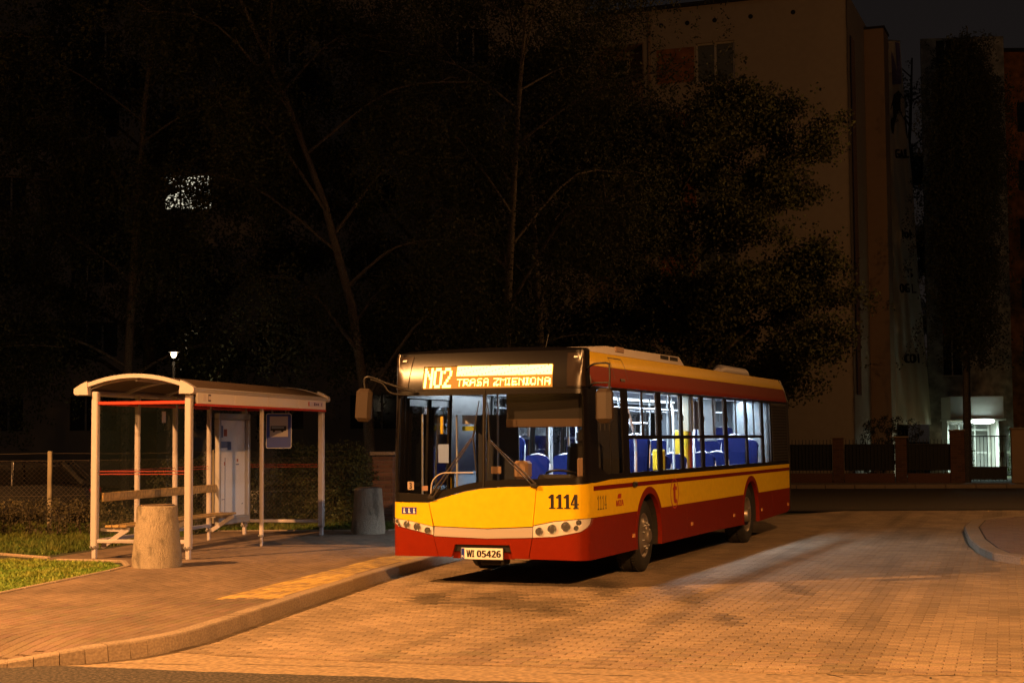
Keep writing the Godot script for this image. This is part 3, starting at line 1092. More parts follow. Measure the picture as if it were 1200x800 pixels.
	# fleet number and the pictograms
	text_on(B, "fleet_number", "1114", "Droid Serif", true, fn, Vector2(1.01, 1.03), Vector2(0.362, 0.172), black, 0.002)
	var pic := sheet(B, "access_pictograms", rect(-1.12, 0.862, -0.91, 0.945), fn, mat("pictogram_blue", lin(0.035, 0.03, 0.22), 0.5), 0.004, 0.003)
	var white := mat("print_white", lin(0.8, 0.8, 0.8), 0.6)
	for k in 3:
		var cx := -1.085 + 0.07 * k
		var fg := MB.new()
		fg.patch(V(arc(cx, 0.922, 0.010, 0, 330, 8)), fn, 0.1, 0.0, 0.0045)
		fg.patch(V([cx - 0.012, 0.875, cx + 0.018, 0.875, cx + 0.02, 0.886, cx + 0.008, 0.888, cx + 0.008, 0.91, cx - 0.008, 0.91]), fn, 0.1, 0.0, 0.0045)
		part(pic, "pictogram", fg.mesh(), white)
	# --- windscreen
	var gl := [-1.19, 1.125, -0.79, 1.105, -0.62, 1.13, -0.42, 1.185, -0.22, 1.235, -0.02, 1.268, -0.02, 2.315, -1.15, 2.315, -1.185, 2.28]
	var gr := [0.028, 1.275, 0.4, 1.293, 0.8, 1.303, 1.265, 1.315, 1.285, 2.28, 1.25, 2.315, 0.028, 2.315]
	sheet(B, "windscreen_frame", [-L1, 1.011, -0.748, 1.012, -0.585, 1.06, -0.425, 1.104, -0.24, 1.151, -0.03, 1.188, 0.3, 1.209, 0.68, 1.218, 1.36, 1.242, L1, 1.25, L1, 2.375, -L1, 2.375], fn, bl, 0.03, 0.003, false, 0.1, [V(gl), V(gr)])
	var ws := node_part(B, "windscreen")
	sheet(ws, "pane", gl, fn, M.bus_glass, 0.0, -0.006)
	sheet(ws, "pane", gr, fn, M.bus_glass, 0.0, -0.006)
	tb(B, "windscreen_divider", [fn.call(Vector2(0.004, 1.19)) + Vector3(0, 0, 0.006), fn.call(Vector2(0.004, 1.8)) + Vector3(0, 0, 0.006), fn.call(Vector2(0.004, 2.37)) + Vector3(0, 0, 0.006)], 0.009, M.black_rubber, 6)
	# head of the mask with the destination display
	var disp := rect(-0.875, 2.394, 0.888, 2.676)
	sheet(B, "display_mask", [-L1, 2.382, L1, 2.382, L1, 2.84, -L1, 2.84], fn, bl, 0.03, 0.0, false, 0.1, [disp])
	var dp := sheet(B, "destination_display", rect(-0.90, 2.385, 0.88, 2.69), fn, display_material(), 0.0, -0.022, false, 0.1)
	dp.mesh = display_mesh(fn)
	for s in [-1, 1]:
		sheet(B, "mask_corner_cap", [s * 1.08, 2.40, s * 1.34, 2.40, s * 1.34, 2.80, s * 1.05, 2.80], fn, mat("dark_bronze", lin(0.022, 0.014, 0.010), 0.3), 0.012, 0.010)
		var mk := sheet(B, "marker_light", [s * 1.14, 2.735, s * 1.20, 2.735, s * 1.20, 2.755, s * 1.14, 2.755], fn, mat("marker_lens", lin(0.8, 0.8, 0.78), 0.1), 0.01, 0.022)
		mk.name = "marker_light"
	# front edge of the roof
	var cap := MB.new()
	var prev := []
	for i in 41:
		var u := lerpf(-L1, L1, i / 40.0)
		var a: Vector3 = fn.call(Vector2(u, 2.84))
		var bb := Vector3(a.x * 0.95, 2.875 + 0.03 * (1 - pow(a.x / 1.2, 2)), minf(a.z - 0.10, -0.42))
		var cc := Vector3(a.x * 0.93, 2.885 + 0.03 * (1 - pow(a.x / 1.2, 2)), -0.62)
		if prev.size():
			cap.quad(prev[0], a, bb, prev[1])
			cap.quad(prev[1], bb, cc, prev[2])
		prev = [a, bb, cc]
	part(B, "roof_front_edge", cap.mesh(), bl)
	# --- sides
	for side in [1, -1]:
		var sf: Callable = bus_left if side > 0 else bus_right
		var fl: bool = side < 0
		var ro := 0.655
		var ri := 0.565
		var cy := 0.475
		var a_low := rad_to_deg(asin((0.335 - cy) / ro))
		var a_mid := rad_to_deg(asin((0.825 - cy) / ro))
		var x1 := [2.70, 8.70]
		var mid_w := ro * cos(deg_to_rad(a_mid))
		# skirt pieces between and beside the wheels
		var pieces := []
		var p := [0.384, 0.33, 2.7 - ro * cos(deg_to_rad(a_low)), 0.335]
		p.append_array(arc(2.7, cy, ro, 180 - a_low, 180 - a_mid, 8))
		p.append_array([0.384, 0.825])
		pieces.append(p)
		p = arc(2.7, cy, ro, a_mid, a_low, 8)
		p.append_array([4.596, 0.34, 4.596, 0.825])
		pieces.append(p)
		pieces.append([4.604, 0.34, 6.396, 0.345, 6.396, 0.825, 4.604, 0.825])
		p = [6.404, 0.345]
		p.append_array(arc(8.7, cy, ro, 180 - a_low, 180 - a_mid, 8))
		p.append_array([6.404, 0.825])
		pieces.append(p)
		p = arc(8.7, cy, ro, a_mid, a_low, 8)
		p.append_array([10.396, 0.36, 10.396, 0.825])
		pieces.append(p)
		pieces.append([10.404, 0.36, 11.6, 0.385, 11.86, 0.43, 11.88, 0.825, 10.404, 0.825])
		if side < 0:
			# doors cut the far side
			pieces[1] = arc(2.7, cy, ro, a_mid, a_low, 8) + [4.9, 0.34, 4.9, 0.825]
			pieces[2] = [6.35, 0.345, 6.396, 0.345, 6.396, 0.825, 6.35, 0.825]
			pieces[4] = arc(8.7, cy, ro, a_mid, a_low, 8) + [9.7, 0.36, 9.7, 0.825]
			pieces[5] = [11.1, 0.37, 11.6, 0.385, 11.86, 0.43, 11.88, 0.825, 11.1, 0.825]
			pieces[0] = [1.85, 0.335] + arc(2.7, cy, ro, 180 - a_low, 180 - a_mid, 8) + [1.85, 0.825]
		for q in pieces:
			sheet(B, "skirt_panel", q, sf, red, 0.02, 0.0, fl, 0.4)
		for wx in x1:
			sheet(B, "wheel_arch", V(arc(wx, cy, ro - 0.002, 180 - a_low, a_low, 24) + arc(wx, cy, ri, a_low - 2, 182 - a_low, 24)), sf, red, 0.06, 0.006, fl, 0.6)
			# the wheel house: a dark half drum
			var wh := MB.new()
			var x_in := 0.62
			var ringp := arc(wx, cy, ri + 0.005, 195, -15, 20)
			for i in 20:
				var d0: float = ringp[i * 2]
				var h0: float = ringp[i * 2 + 1]
				var d1: float = ringp[i * 2 + 2]
				var h1: float = ringp[i * 2 + 3]
				wh.quad(Vector3(side * 1.25, h0, -d0), Vector3(side * 1.25, h1, -d1), Vector3(side * x_in, h1, -d1), Vector3(side * x_in, h0, -d0))
				wh.tri(Vector3(side * x_in, cy, -wx), Vector3(side * x_in, h0, -d0), Vector3(side * x_in, h1, -d1))
			part(B, "wheel_house", wh.mesh(), M.black_rubber)
		# waist panel with notches over the wheels
		var w := [0.384, 0.829]
		if side < 0:
			w = [1.85, 0.829]
		var waists := []
		w.append_array([2.7 - mid_w, 0.829])
		w.append_array(arc(2.7, cy, ro, 180 - a_mid, a_mid, 16))
		if side < 0:
			w.append_array([4.9, 0.829, 4.9, 1.268, 1.85, 1.268])
			waists.append(w)
			waists.append(V([6.35, 0.829, 8.7 - mid_w, 0.829] + arc(8.7, cy, ro, 180 - a_mid, a_mid, 16) + [9.7, 0.829, 9.7, 1.268, 6.35, 1.268]))
			waists.append(V([11.1, 0.829, 11.88, 0.829, 11.88, 1.268, 11.1, 1.268]))
		else:
			w.append_array([8.7 - mid_w, 0.829])
			w.append_array(arc(8.7, cy, ro, 180 - a_mid, a_mid, 16))
			w.append_array([11.88, 0.829, 11.88, 1.272, 1.05, 1.266, 0.384, 1.238])
			waists.append(w)
		for q in waists:
			# cut at the panel joints
			var cuts := [0.3, 2.702, 4.6, 6.4, 8.702, 10.4, 12.0]
			for i in cuts.size() - 1:
				for pc in Geometry2D.intersect_polygons(q if q is PackedVector2Array else V(q), rect(cuts[i] + 0.003, 0.5, cuts[i + 1] - 0.003, 1.5)):
					sheet(B, "waist_panel", pc, sf, yel, 0.02, 0.0, fl, 0.4)
		if side > 0:
			sheet(B, "dark_red_stripe", [0.376, 1.148, 11.87, 1.152, 11.87, 1.208, 0.376, 1.204], sf, dred, 0.002, 0.002, fl, 0.6)
		# upper bands
		sheet(B, "cantrail_panel", [0.45, 2.412, 11.87, 2.43, 11.87, 2.664, 0.45, 2.664], sf, red, 0.02, 0.0, fl, 0.1 if side > 0 else 0.3)
		sheet(B, "roof_cove", [0.45, 2.668, 11.87, 2.668, 11.84, 2.85, 0.45, 2.85], sf, yel, 0.02, 0.0, fl, 0.1 if side > 0 else 0.3)
		sheet(B, "front_pillar", [0.384, 2.30, 0.45, 2.30, 0.45, 2.84, 0.384, 2.84], sf, bl, 0.02, 0.0, fl, 0.2)
		# window band
		var holes := []
		var wins: Array = WINS
		if side < 0:
			wins = [[3.30, 4.78], [6.45, 7.9], [8.05, 9.6]]
		for k in wins:
			holes.append(rect(k[0], 1.335, k[1], 1.765))
			holes.append(rect(k[0], 1.812, k[1], 2.388))
		var band := [0.384, 1.242, 1.05, 1.27, 11.88, 1.276, 11.88, 2.425, 0.384, 2.408]
		if side > 0:
			holes.append(V([0.60, 1.42, 0.95, 1.335, 1.62, 1.335, 1.62, 2.37, 0.60, 2.37]))
			holes.append(rect(9.83, 1.335, 10.37, 2.388))
		var bands := [band]
		if side < 0:
			bands = [[1.85, 1.272, 4.9, 1.272, 4.9, 2.41, 1.85, 2.41], [6.35, 1.272, 9.7, 1.272, 9.7, 2.41, 6.35, 2.41], [11.1, 1.272, 11.88, 1.272, 11.88, 2.41, 11.1, 2.41], [0.384, 2.30, 1.85, 2.30, 1.85, 2.41, 0.384, 2.41], [4.9, 2.33, 6.35, 2.33, 6.35, 2.41, 4.9, 2.41], [9.7, 2.33, 11.1, 2.33, 11.1, 2.41, 9.7, 2.41]]
		for q in bands:
			var own := []
			for h in holes:
				if h[0].x > q[0] and h[0].x < (11.9 if side > 0 else q[2]):
					own.append(h)
			sheet(B, "window_band", q, sf, bl, 0.025, -0.002, fl, 0.3, own)
		for k in wins:
			var wn := node_part(B, "window")
			sheet(wn, "lower_pane", rect(k[0] - 0.01, 1.325, k[1] + 0.01, 1.775), sf, M.bus_glass, 0.0, -0.014, fl, 0.5)
			sheet(wn, "upper_pane", rect(k[0] - 0.01, 1.802, k[1] + 0.01, 2.398), sf, M.bus_glass, 0.0, -0.014, fl, 0.5)
			var mx: float = (k[0] + k[1]) / 2
			sheet(wn, "sliding_bar", rect(mx - 0.018, 1.805, mx + 0.018, 2.395), sf, bp, 0.02, -0.006, fl, 0.5)
			sheet(wn, "window_catch", rect(k[0] + 0.0, 2.02, k[0] + 0.045, 2.10), sf, bp, 0.02, 0.0, fl, 0.5)
			for e in [[k[0] - 0.004, k[0] + 0.016], [k[1] - 0.016, k[1] + 0.004]]:
				sheet(wn, "pane_frame", rect(e[0], 1.81, e[1], 2.39), sf, mat("window_alu", lin(0.28, 0.28, 0.28), 0.4, 0.5), 0.012, -0.02, fl, 0.6)
		if side > 0:
			sheet(B, "driver_window", [0.59, 1.41, 0.95, 1.325, 1.63, 1.325, 1.63, 2.38, 0.59, 2.38], sf, M.bus_glass, 0.0, -0.014, fl, 0.5)
			sheet(B, "driver_window_bar", rect(1.10, 1.34, 1.135, 2.37), sf, bp, 0.015, -0.01, fl, 0.5)
			var rg := node_part(B, "rear_service_panel")
			sheet(rg, "pane", rect(9.82, 1.325, 10.38, 2.398), sf, M.bus_glass, 0.0, -0.014, fl, 0.5)
			var g := node_part(B, "engine_grille")
			sheet(g, "grille_backing", rect(10.44, 1.33, 11.76, 2.39), sf, M.black_rubber, 0.0, 0.004, fl, 0.5)
			for k in 20:
				sheet(g, "slat", rect(10.46, 1.34 + k * 0.052, 11.74, 1.368 + k * 0.052), sf, bp, 0.012, 0.018, fl, 0.7)
			for rx in [1.971, 4.847, 7.448, 9.489, 11.712]:
				sheet(B, "side_reflector", rect(rx - 0.045, 0.497, rx + 0.045, 0.545), sf, mat("reflector_orange", lin(0.75, 0.36, 0.12), 0.25), 0.012, 0.010, fl, 0.3)
			bx(B, "side_indicator", sf.call(Vector2(2.0, 1.178)) + Vector3(0.02, 0, 0), Vector3(0.04, 0.07, 0.14), bp, 0.015)
			text_on(B, "side_fleet_number", "1114", "Droid Serif", false, sf, Vector2(0.69, 0.998), Vector2(0.36, 0.17), black, 0.002)
			text_on(B, "operator_mark", "MZA", "Droid Sans", true, sf, Vector2(1.40, 0.965), Vector2(0.30, 0.075), orange_red, 0.002)
			sheet(B, "operator_mark", V([1.30, 1.02, 1.45, 1.02, 1.47, 1.08, 1.33, 1.075]), sf, orange_red, 0.0, 0.002, fl, 0.3)
			var lg := node_part(B, "round_t_logo")
			sheet(lg, "ring", V(arc(3.935, 0.996, 0.215, 0, 355, 30)), sf, orange_red, 0.0, 0.002, fl, 0.3, [V(arc(3.935, 0.996, 0.188, 0, 355, 30))])
			text_on(lg, "letter", "t", "Droid Sans", true, sf, Vector2(3.945, 0.996), Vector2(0.19, 0.28), orange_red, 0.002)
			var hatch := MB.new()
			for e in [[1.40, 2.52, 1.415, 2.80], [1.95, 2.52, 1.965, 2.80], [1.40, 2.79, 1.965, 2.802]]:
				hatch.patch(rect(e[0], e[1], e[2], e[3]), sf, 0.06, 0.0, 0.0015, fl)
			part(B, "cantrail_flap_seam", hatch.mesh(), black)
			sheet(B, "flap_handle", rect(1.62, 2.50, 1.80, 2.53), sf, bp, 0.02, 0.012, fl, 0.2)
		else:
			for dd in [[0.50, 1.82], [4.93, 6.32], [9.73, 11.07]]:
				var dr := node_part(B, "passenger_door")
				var mx: float = (dd[0] + dd[1]) / 2
				for lf in [[dd[0], mx - 0.01], [mx + 0.01, dd[1]]]:
					sheet(dr, "door_leaf", rect(lf[0], 0.37, lf[1], 2.29), sf, bl, 0.03, -0.004, fl, 0.4, [rect(lf[0] + 0.07, 0.62, lf[1] - 0.07, 2.2)])
					sheet(dr, "door_glass", rect(lf[0] + 0.06, 0.61, lf[1] - 0.06, 2.21), sf, M.bus_glass, 0.0, -0.02, fl, 0.5)
			sheet(B, "door_side_corner", [0.384, 0.35, 0.50, 0.35, 0.50, 2.30, 0.384, 2.30], sf, bl, 0.03, 0.0, fl, 0.3)
	# roof, tail, underside
	var rf := MB.new()
	rf.patch(rect(-1.10, 0.6, 1.10, 11.86), func(q: Vector2) -> Vector3: return Vector3(q.x, 2.85 + 0.055 * (1 - pow(q.x / 1.1, 2)), -q.y), 0.3)
	part(B, "roof", rf.mesh(), mat("roof_white", lin(0.6, 0.57, 0.52), 0.5))
	var tail := MB.new()
	tail.prism(V([-1.275, 0.42, 1.275, 0.42, 1.275, 1.4, 1.245, 2.45, 1.195, 2.64, 1.10, 2.85, -1.10, 2.85, -1.195, 2.64, -1.245, 2.45, -1.275, 1.4]), 0.12, Transform3D(Basis(), Vector3(0, 0, -11.885)))
	part(B, "tail_panel", tail.mesh(), bp)
	bx(B, "underfloor", Vector3(0, 0.37, -4.9), Vector3(1.2, 0.10, 8.6), M.black_rubber)
	bx(B, "underfloor", Vector3(0, 0.40, -1.05), Vector3(2.35, 0.10, 1.7), M.black_rubber)
	bx(B, "underfloor", Vector3(0, 0.40, -5.7), Vector3(2.35, 0.10, 4.6), M.black_rubber)
	bx(B, "underfloor", Vector3(0, 0.42, -10.6), Vector3(2.35, 0.10, 2.4), M.black_rubber)
	bx(B, "tow_cover", Vector3(0.05, 0.30, -0.25), Vector3(0.30, 0.09, 0.25), M.black_rubber, 0.02)
	# roof units
	var ac := MB.new()
	ac.prism(V([-0.75, 2.86, -5.55, 2.86, -5.25, 2.985, -1.7, 2.965]), 1.85, Transform3D(Basis(Vector3(0, 0, 1), Vector3.UP, Vector3(-1, 0, 0)), Vector3(-0.85, 0, 0)))
	var acn := part(B, "air_conditioner", ac.mesh(), mat("roof_unit", lin(0.66, 0.60, 0.55), 0.55))
	for k in 2:
		bx(acn, "vent", Vector3(1.0, 2.942, -4.45 - k * 0.5), Vector3(0.02, 0.055, 0.40), M.black_rubber, 0.004)
	bx(acn, "service_lid", Vector3(1.0, 2.945, -2.3), Vector3(0.03, 0.07, 0.36), mat("roof_unit_tan", lin(0.36, 0.24, 0.16), 0.6), 0.008)
	tb(B, "roof_tank_cover", [Vector3(0.75, 2.88, -8.6), Vector3(0.75, 2.895, -8.75), Vector3(0.75, 2.895, -10.4), Vector3(0.75, 2.88, -10.5)], [0.08, 0.13, 0.13, 0.10], M.roof_unit, 16)
	tb(B, "aerial", [Vector3(0.55, 2.88, -0.7), Vector3(0.57, 3.08, -0.78)], 0.006, bp, 5)
	bus_wheels(B)
	bus_mirrors(B)
	bus_wipers(B)
	bus_interior(B)


func display_material() -> StandardMaterial3D:
	# amber light-emitting diodes: N02 in tall figures, a reversed line and a line of words
	var cols := 160
	var rows := 26
	var px := 6
	var im := Image.create(cols * px, rows * px, false, Image.FORMAT_RGB8)
	im.fill(Color(0.36, 0.20, 0.05))  # orange glow around the letters put into the background colour
	var on := {}
	var font := {
		"T": ["#####", "..#..", "..#..", "..#..", "..#..", "..#..", "..#.."], "R": ["####.", "#...#", "#...#", "####.", "#.#..", "#..#.", "#...#"],
		"A": [".###.", "#...#", "#...#", "#####", "#...#", "#...#", "#...#"], "S": [".####", "#....", "#....", ".###.", "....#", "....#", "####."],
		"Z": ["#####", "....#", "...#.", "..#..", ".#...", "#....", "#####"], "M": ["#...#", "##.##", "#.#.#", "#...#", "#...#", "#...#", "#...#"],
		"I": ["###", ".#.", ".#.", ".#.", ".#.", ".#.", "###"], "E": ["#####", "#....", "#....", "####.", "#....", "#....", "#####"],
		"N": ["#...#", "##..#", "#.#.#", "#..##", "#...#", "#...#", "#...#"], "O": [".###.", "#...#", "#...#", "#...#", "#...#", "#...#", ".###."],
		"0": [".###.", "#...#", "#...#", "#...#", "#...#", "#...#", ".###."], "2": [".###.", "#...#", "....#", "...#.", "..#..", ".#...", "#####"], " ": ["..", "..", "..", "..", "..", "..", ".."]}
	var put := func(s: String, x0: int, y0: int, kx: int, ky: int) -> int:
		var x := x0
		for ch in s:
			var g: Array = font[ch]
			for r in 7:
				for c in g[r].length():
					if g[r][c] == "#":
						for i in kx:
							for j in ky:
								on[Vector2i(x + c * kx + i, y0 + r * ky + j)] = true
			x += (g[0].length() + 1) * kx
		return x
	# bolder strokes for the line number
	put.call("N02", 3, 3, 2, 3)
	for k in on.keys():
		on[k + Vector2i(1, 0)] = true
	# words drawn a little wider than high, filling the lower line
	var word := func(s: String, x0: float, x1: float, y0: int) -> void:
		var wide := 0
		for ch in s:
			wide += font[ch][0].length() + 1
		var k := (x1 - x0) / wide
		var at := x0
		for ch in s:
			var g: Array = font[ch]
			for r in 7:
				for c in g[r].length():
					if g[r][c] == "#":
						for xx in range(roundi(at + c * k), maxi(roundi(at + c * k) + 1, roundi(at + (c + 1) * k))):
							on[Vector2i(xx, y0 + r)] = true
						on[Vector2i(roundi(at + c * k), y0 + r + (1 if r >= 3 else 0))] = true
			at += (g[0].length() + 1) * k
	word.call("TRASA ZMIENIONA", 45.0, 158.0, 15)
	for yy in range(2, 12):
		for xx in range(44, 158):
			if (xx * 7 + yy * 5) % 23 != 0:
				on[Vector2i(xx, yy)] = true
	for k in on:
		if k.x < 0 or k.y < 0 or k.x >= cols or k.y >= rows:
			continue
		im.fill_rect(Rect2i(k.x * px, k.y * px, px, px), Color(1.0, 0.62, 0.16))
		im.fill_rect(Rect2i(k.x * px + 1, k.y * px + 1, px - 2, px - 2), Color(1.0, 0.84, 0.46))
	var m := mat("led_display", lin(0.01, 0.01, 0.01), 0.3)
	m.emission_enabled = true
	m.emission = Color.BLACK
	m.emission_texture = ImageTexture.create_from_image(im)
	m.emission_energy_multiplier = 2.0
	return m

func display_mesh(fn: Callable) -> ArrayMesh:
	var q := MB.new()
	var k := 24
	for i in k:
		var c := []
		for j in [[0, 0], [1, 0], [1, 1], [0, 1]]:
			var t := Vector2((i + j[0]) / float(k), j[1])
			var p: Vector3 = fn.call(Vector2(lerpf(-0.90, 0.885, t.x), lerpf(2.385, 2.69, t.y))) + Vector3(0, 0, -0.022)
			c.append([p, Vector2(t.x, 1.0 - t.y)])
		var nn := Vector3(0, 0, 1)
		for ix in [0, 2, 1, 0, 3, 2]:
			q.vert(c[ix][0], nn, c[ix][1])
	return q.mesh()

func wheel_meshes() -> Array:
	var R := 0.478
	var ty := MB.new()
	# axle along y: outer face up
	ty.lathe([Vector2(0.29, -0.27), Vector2(0.40, -0.285), Vector2(0.455, -0.27), Vector2(R - 0.004, -0.245), Vector2(R, -0.20), Vector2(R - 0.001, -0.085), Vector2(R - 0.012, -0.083), Vector2(R - 0.012, -0.072), Vector2(R, -0.07), Vector2(R, -0.02), Vector2(R - 0.012, 0.02), Vector2(0.44, 0.035), Vector2(0.40, 0.042), Vector2(0.33, 0.035), Vector2(0.295, 0.02)], 44)
	for k in 64:
		# tread blocks
		var a := TAU * k / 64
		var d := Vector3(cos(a), 0, sin(a))
		for w in [-0.225, -0.045]:
			ty.box(d * (R + 0.003) + Vector3(0, w, 0), Vector3(0.012, 0.04, 0.024), Basis(d, Vector3.UP, d.cross(Vector3.UP)))
	return [ty.mesh()]

func bus_wheels(B: Node3D) -> void:
	var tm: ArrayMesh = wheel_meshes()[0]
	var rim := mat("rim_steel", lin(0.30, 0.26, 0.22), 0.4, 0.7)
	for w in [[1.0, -2.7, 1, 3.0], [1.0, -8.7, 1, 0.0], [-1.0, -2.7, 0, 3.0], [-1.0, -8.7, 0, 0.0]]:
		var s: float = w[0]
		var n := node_part(B, "wheel", Vector3(s * 1.17, 0.478, w[1]))
		var out := Basis(Vector3.BACK, -PI / 2 * s)
		n.basis = Basis(Vector3.UP, deg_to_rad(w[3])) * out
		part(n, "tyre", tm, M.black_rubber)
		var r := MB.new()
		if w[1] > -5.0:
			r.lathe([Vector2(0.30, 0.018), Vector2(0.285, 0.03), Vector2(0.27, 0.01), Vector2(0.25, -0.02), Vector2(0.19, 0.03), Vector2(0.155, 0.055), Vector2(0.10, 0.06), Vector2(0.095, 0.10), Vector2(0.07, 0.115), Vector2(0.0, 0.118)], 36)
		else:
			r.lathe([Vector2(0.30, 0.018), Vector2(0.285, 0.03), Vector2(0.27, 0.0), Vector2(0.25, -0.07), Vector2(0.20, -0.10), Vector2(0.16, -0.10), Vector2(0.13, -0.02), Vector2(0.125, 0.06), Vector2(0.09, 0.075), Vector2(0.0, 0.08)], 36)
		var rn := part(n, "rim", r.mesh(), rim)
		for k in 10:
			var a := TAU * k / 10
			var y := 0.06 if w[1] > -5.0 else -0.09
			var bt := MB.new()
			bt.lathe([Vector2(0.014, -0.02), Vector2(0.014, 0.015), Vector2(0.0, 0.018)], 6, Transform3D(Basis(), Vector3(cos(a) * 0.168, y, sin(a) * 0.168)))
			part(n, "wheel_nut", bt.mesh(), M.steel_grey)
		rn.name = "rim"

func bus_mirrors(B: Node3D) -> void:
	var m := mat("mirror_shell", lin(0.04, 0.028, 0.02), 0.45)
	var bp: StandardMaterial3D = M.black_plastic
	# kerb side: a long arm reaching forward
	var a := node_part(B, "mirror")
	bx(a, "mirror_housing", Vector3(-1.535, 2.205, 0.15), Vector3(0.20, 0.41, 0.13), m, 0.045, Basis(Vector3.UP, 0.25) * Basis(Vector3.BACK, -0.06))
	tb(a, "mirror_arm", smooth_path([Vector3(-0.92, 2.36, -0.06), Vector3(-1.22, 2.46, 0.08), Vector3(-1.42, 2.545, 0.16), Vector3(-1.515, 2.53, 0.165), Vector3(-1.52, 2.40, 0.155)]), 0.014, bp, 7)
	tb(a, "mirror_arm", smooth_path([Vector3(-0.95, 2.325, -0.06), Vector3(-1.2, 2.35, 0.06), Vector3(-1.30, 2.47, 0.12), Vector3(-1.44, 2.52, 0.16)]), 0.011, bp, 7)
	# driver's side: a housing hung under a tubular frame
	var b := node_part(B, "mirror")
	bx(b, "mirror_housing", Vector3(1.545, 2.16, -0.01), Vector3(0.215, 0.41, 0.14), m, 0.05, Basis(Vector3.UP, -0.2))
	tb(b, "mirror_arm", [Vector3(1.25, 2.40, -0.38), Vector3(1.34, 2.43, -0.20), Vector3(1.42, 2.43, -0.05), Vector3(1.60, 2.43, -0.02), Vector3(1.60, 2.30, -0.01)], 0.012, bp, 7)
	tb(b, "mirror_arm", smooth_path([Vector3(1.20, 2.58, -0.33), Vector3(1.33, 2.64, -0.15), Vector3(1.45, 2.66, -0.04), Vector3(1.585, 2.655, -0.02), Vector3(1.61, 2.60, -0.015), Vector3(1.61, 2.3, -0.01)]), 0.012, bp, 7)
	for k in 3:
		tb(b, "stay", [Vector3(1.49 + k * 0.055, 1.97, -0.01), Vector3(1.49 + k * 0.055, 1.87, -0.02)], 0.008, bp, 5)

func bus_wipers(B: Node3D) -> void:
	var dark := mat("wiper_metal", lin(0.06, 0.05, 0.045), 0.35, 0.4)
	var fn := bus_front
	var P := func(u: float, y: float, o := 0.035) -> Vector3: return fn.call(Vector2(u, y)) + Vector3(0, 0, o)
	for w in [[-0.72, 1.075, -0.145, 1.79, -0.082, 1.36, -0.06, 2.24], [0.69, 1.23, 0.095, 1.765, 0.075, 1.36, 0.055, 2.22]]:
		var n := node_part(B, "wiper")
		var s := signf(w[0])
		tb(n, "wiper_arm", [P.call(w[0], w[1], 0.03), P.call(lerpf(w[0], w[2], 0.5), lerpf(w[1], w[3], 0.5)), P.call(w[2], w[3])], [0.014, 0.01, 0.008], dark, 6)
		tb(n, "wiper_arm", [P.call(w[0] - s * 0.06, w[1] - 0.0, 0.03), P.call(lerpf(w[0], w[2], 0.5) - s * 0.045, lerpf(w[1], w[3], 0.5)), P.call(w[2] - s * 0.02, w[3] + 0.0)], [0.010, 0.007, 0.006], dark, 6)
		tb(n, "wiper_blade", [P.call(w[4], w[5], 0.02), P.call(w[2] + (w[6] - w[2]) * 0.2, w[3], 0.028), P.call(w[6], w[7], 0.02)], [0.006, 0.012, 0.005], M.black_rubber, 6)
		bx(n, "wiper_pivot", P.call(w[0] - s * 0.03, w[1] - 0.01, 0.025), Vector3(0.10, 0.05, 0.05), M.black_plastic, 0.015)
	# washer hose loop beside the kerb-side arm
	tb(B, "washer_hose", smooth_path([P.call(-0.69, 1.12, 0.04), P.call(-0.66, 1.27, 0.045), P.call(-0.54, 1.36, 0.045), P.call(-0.35, 1.37, 0.04), P.call(-0.12, 1.372, 0.03)]), 0.008, mat("pale_hose", lin(0.4, 0.36, 0.32), 0.5), 6)

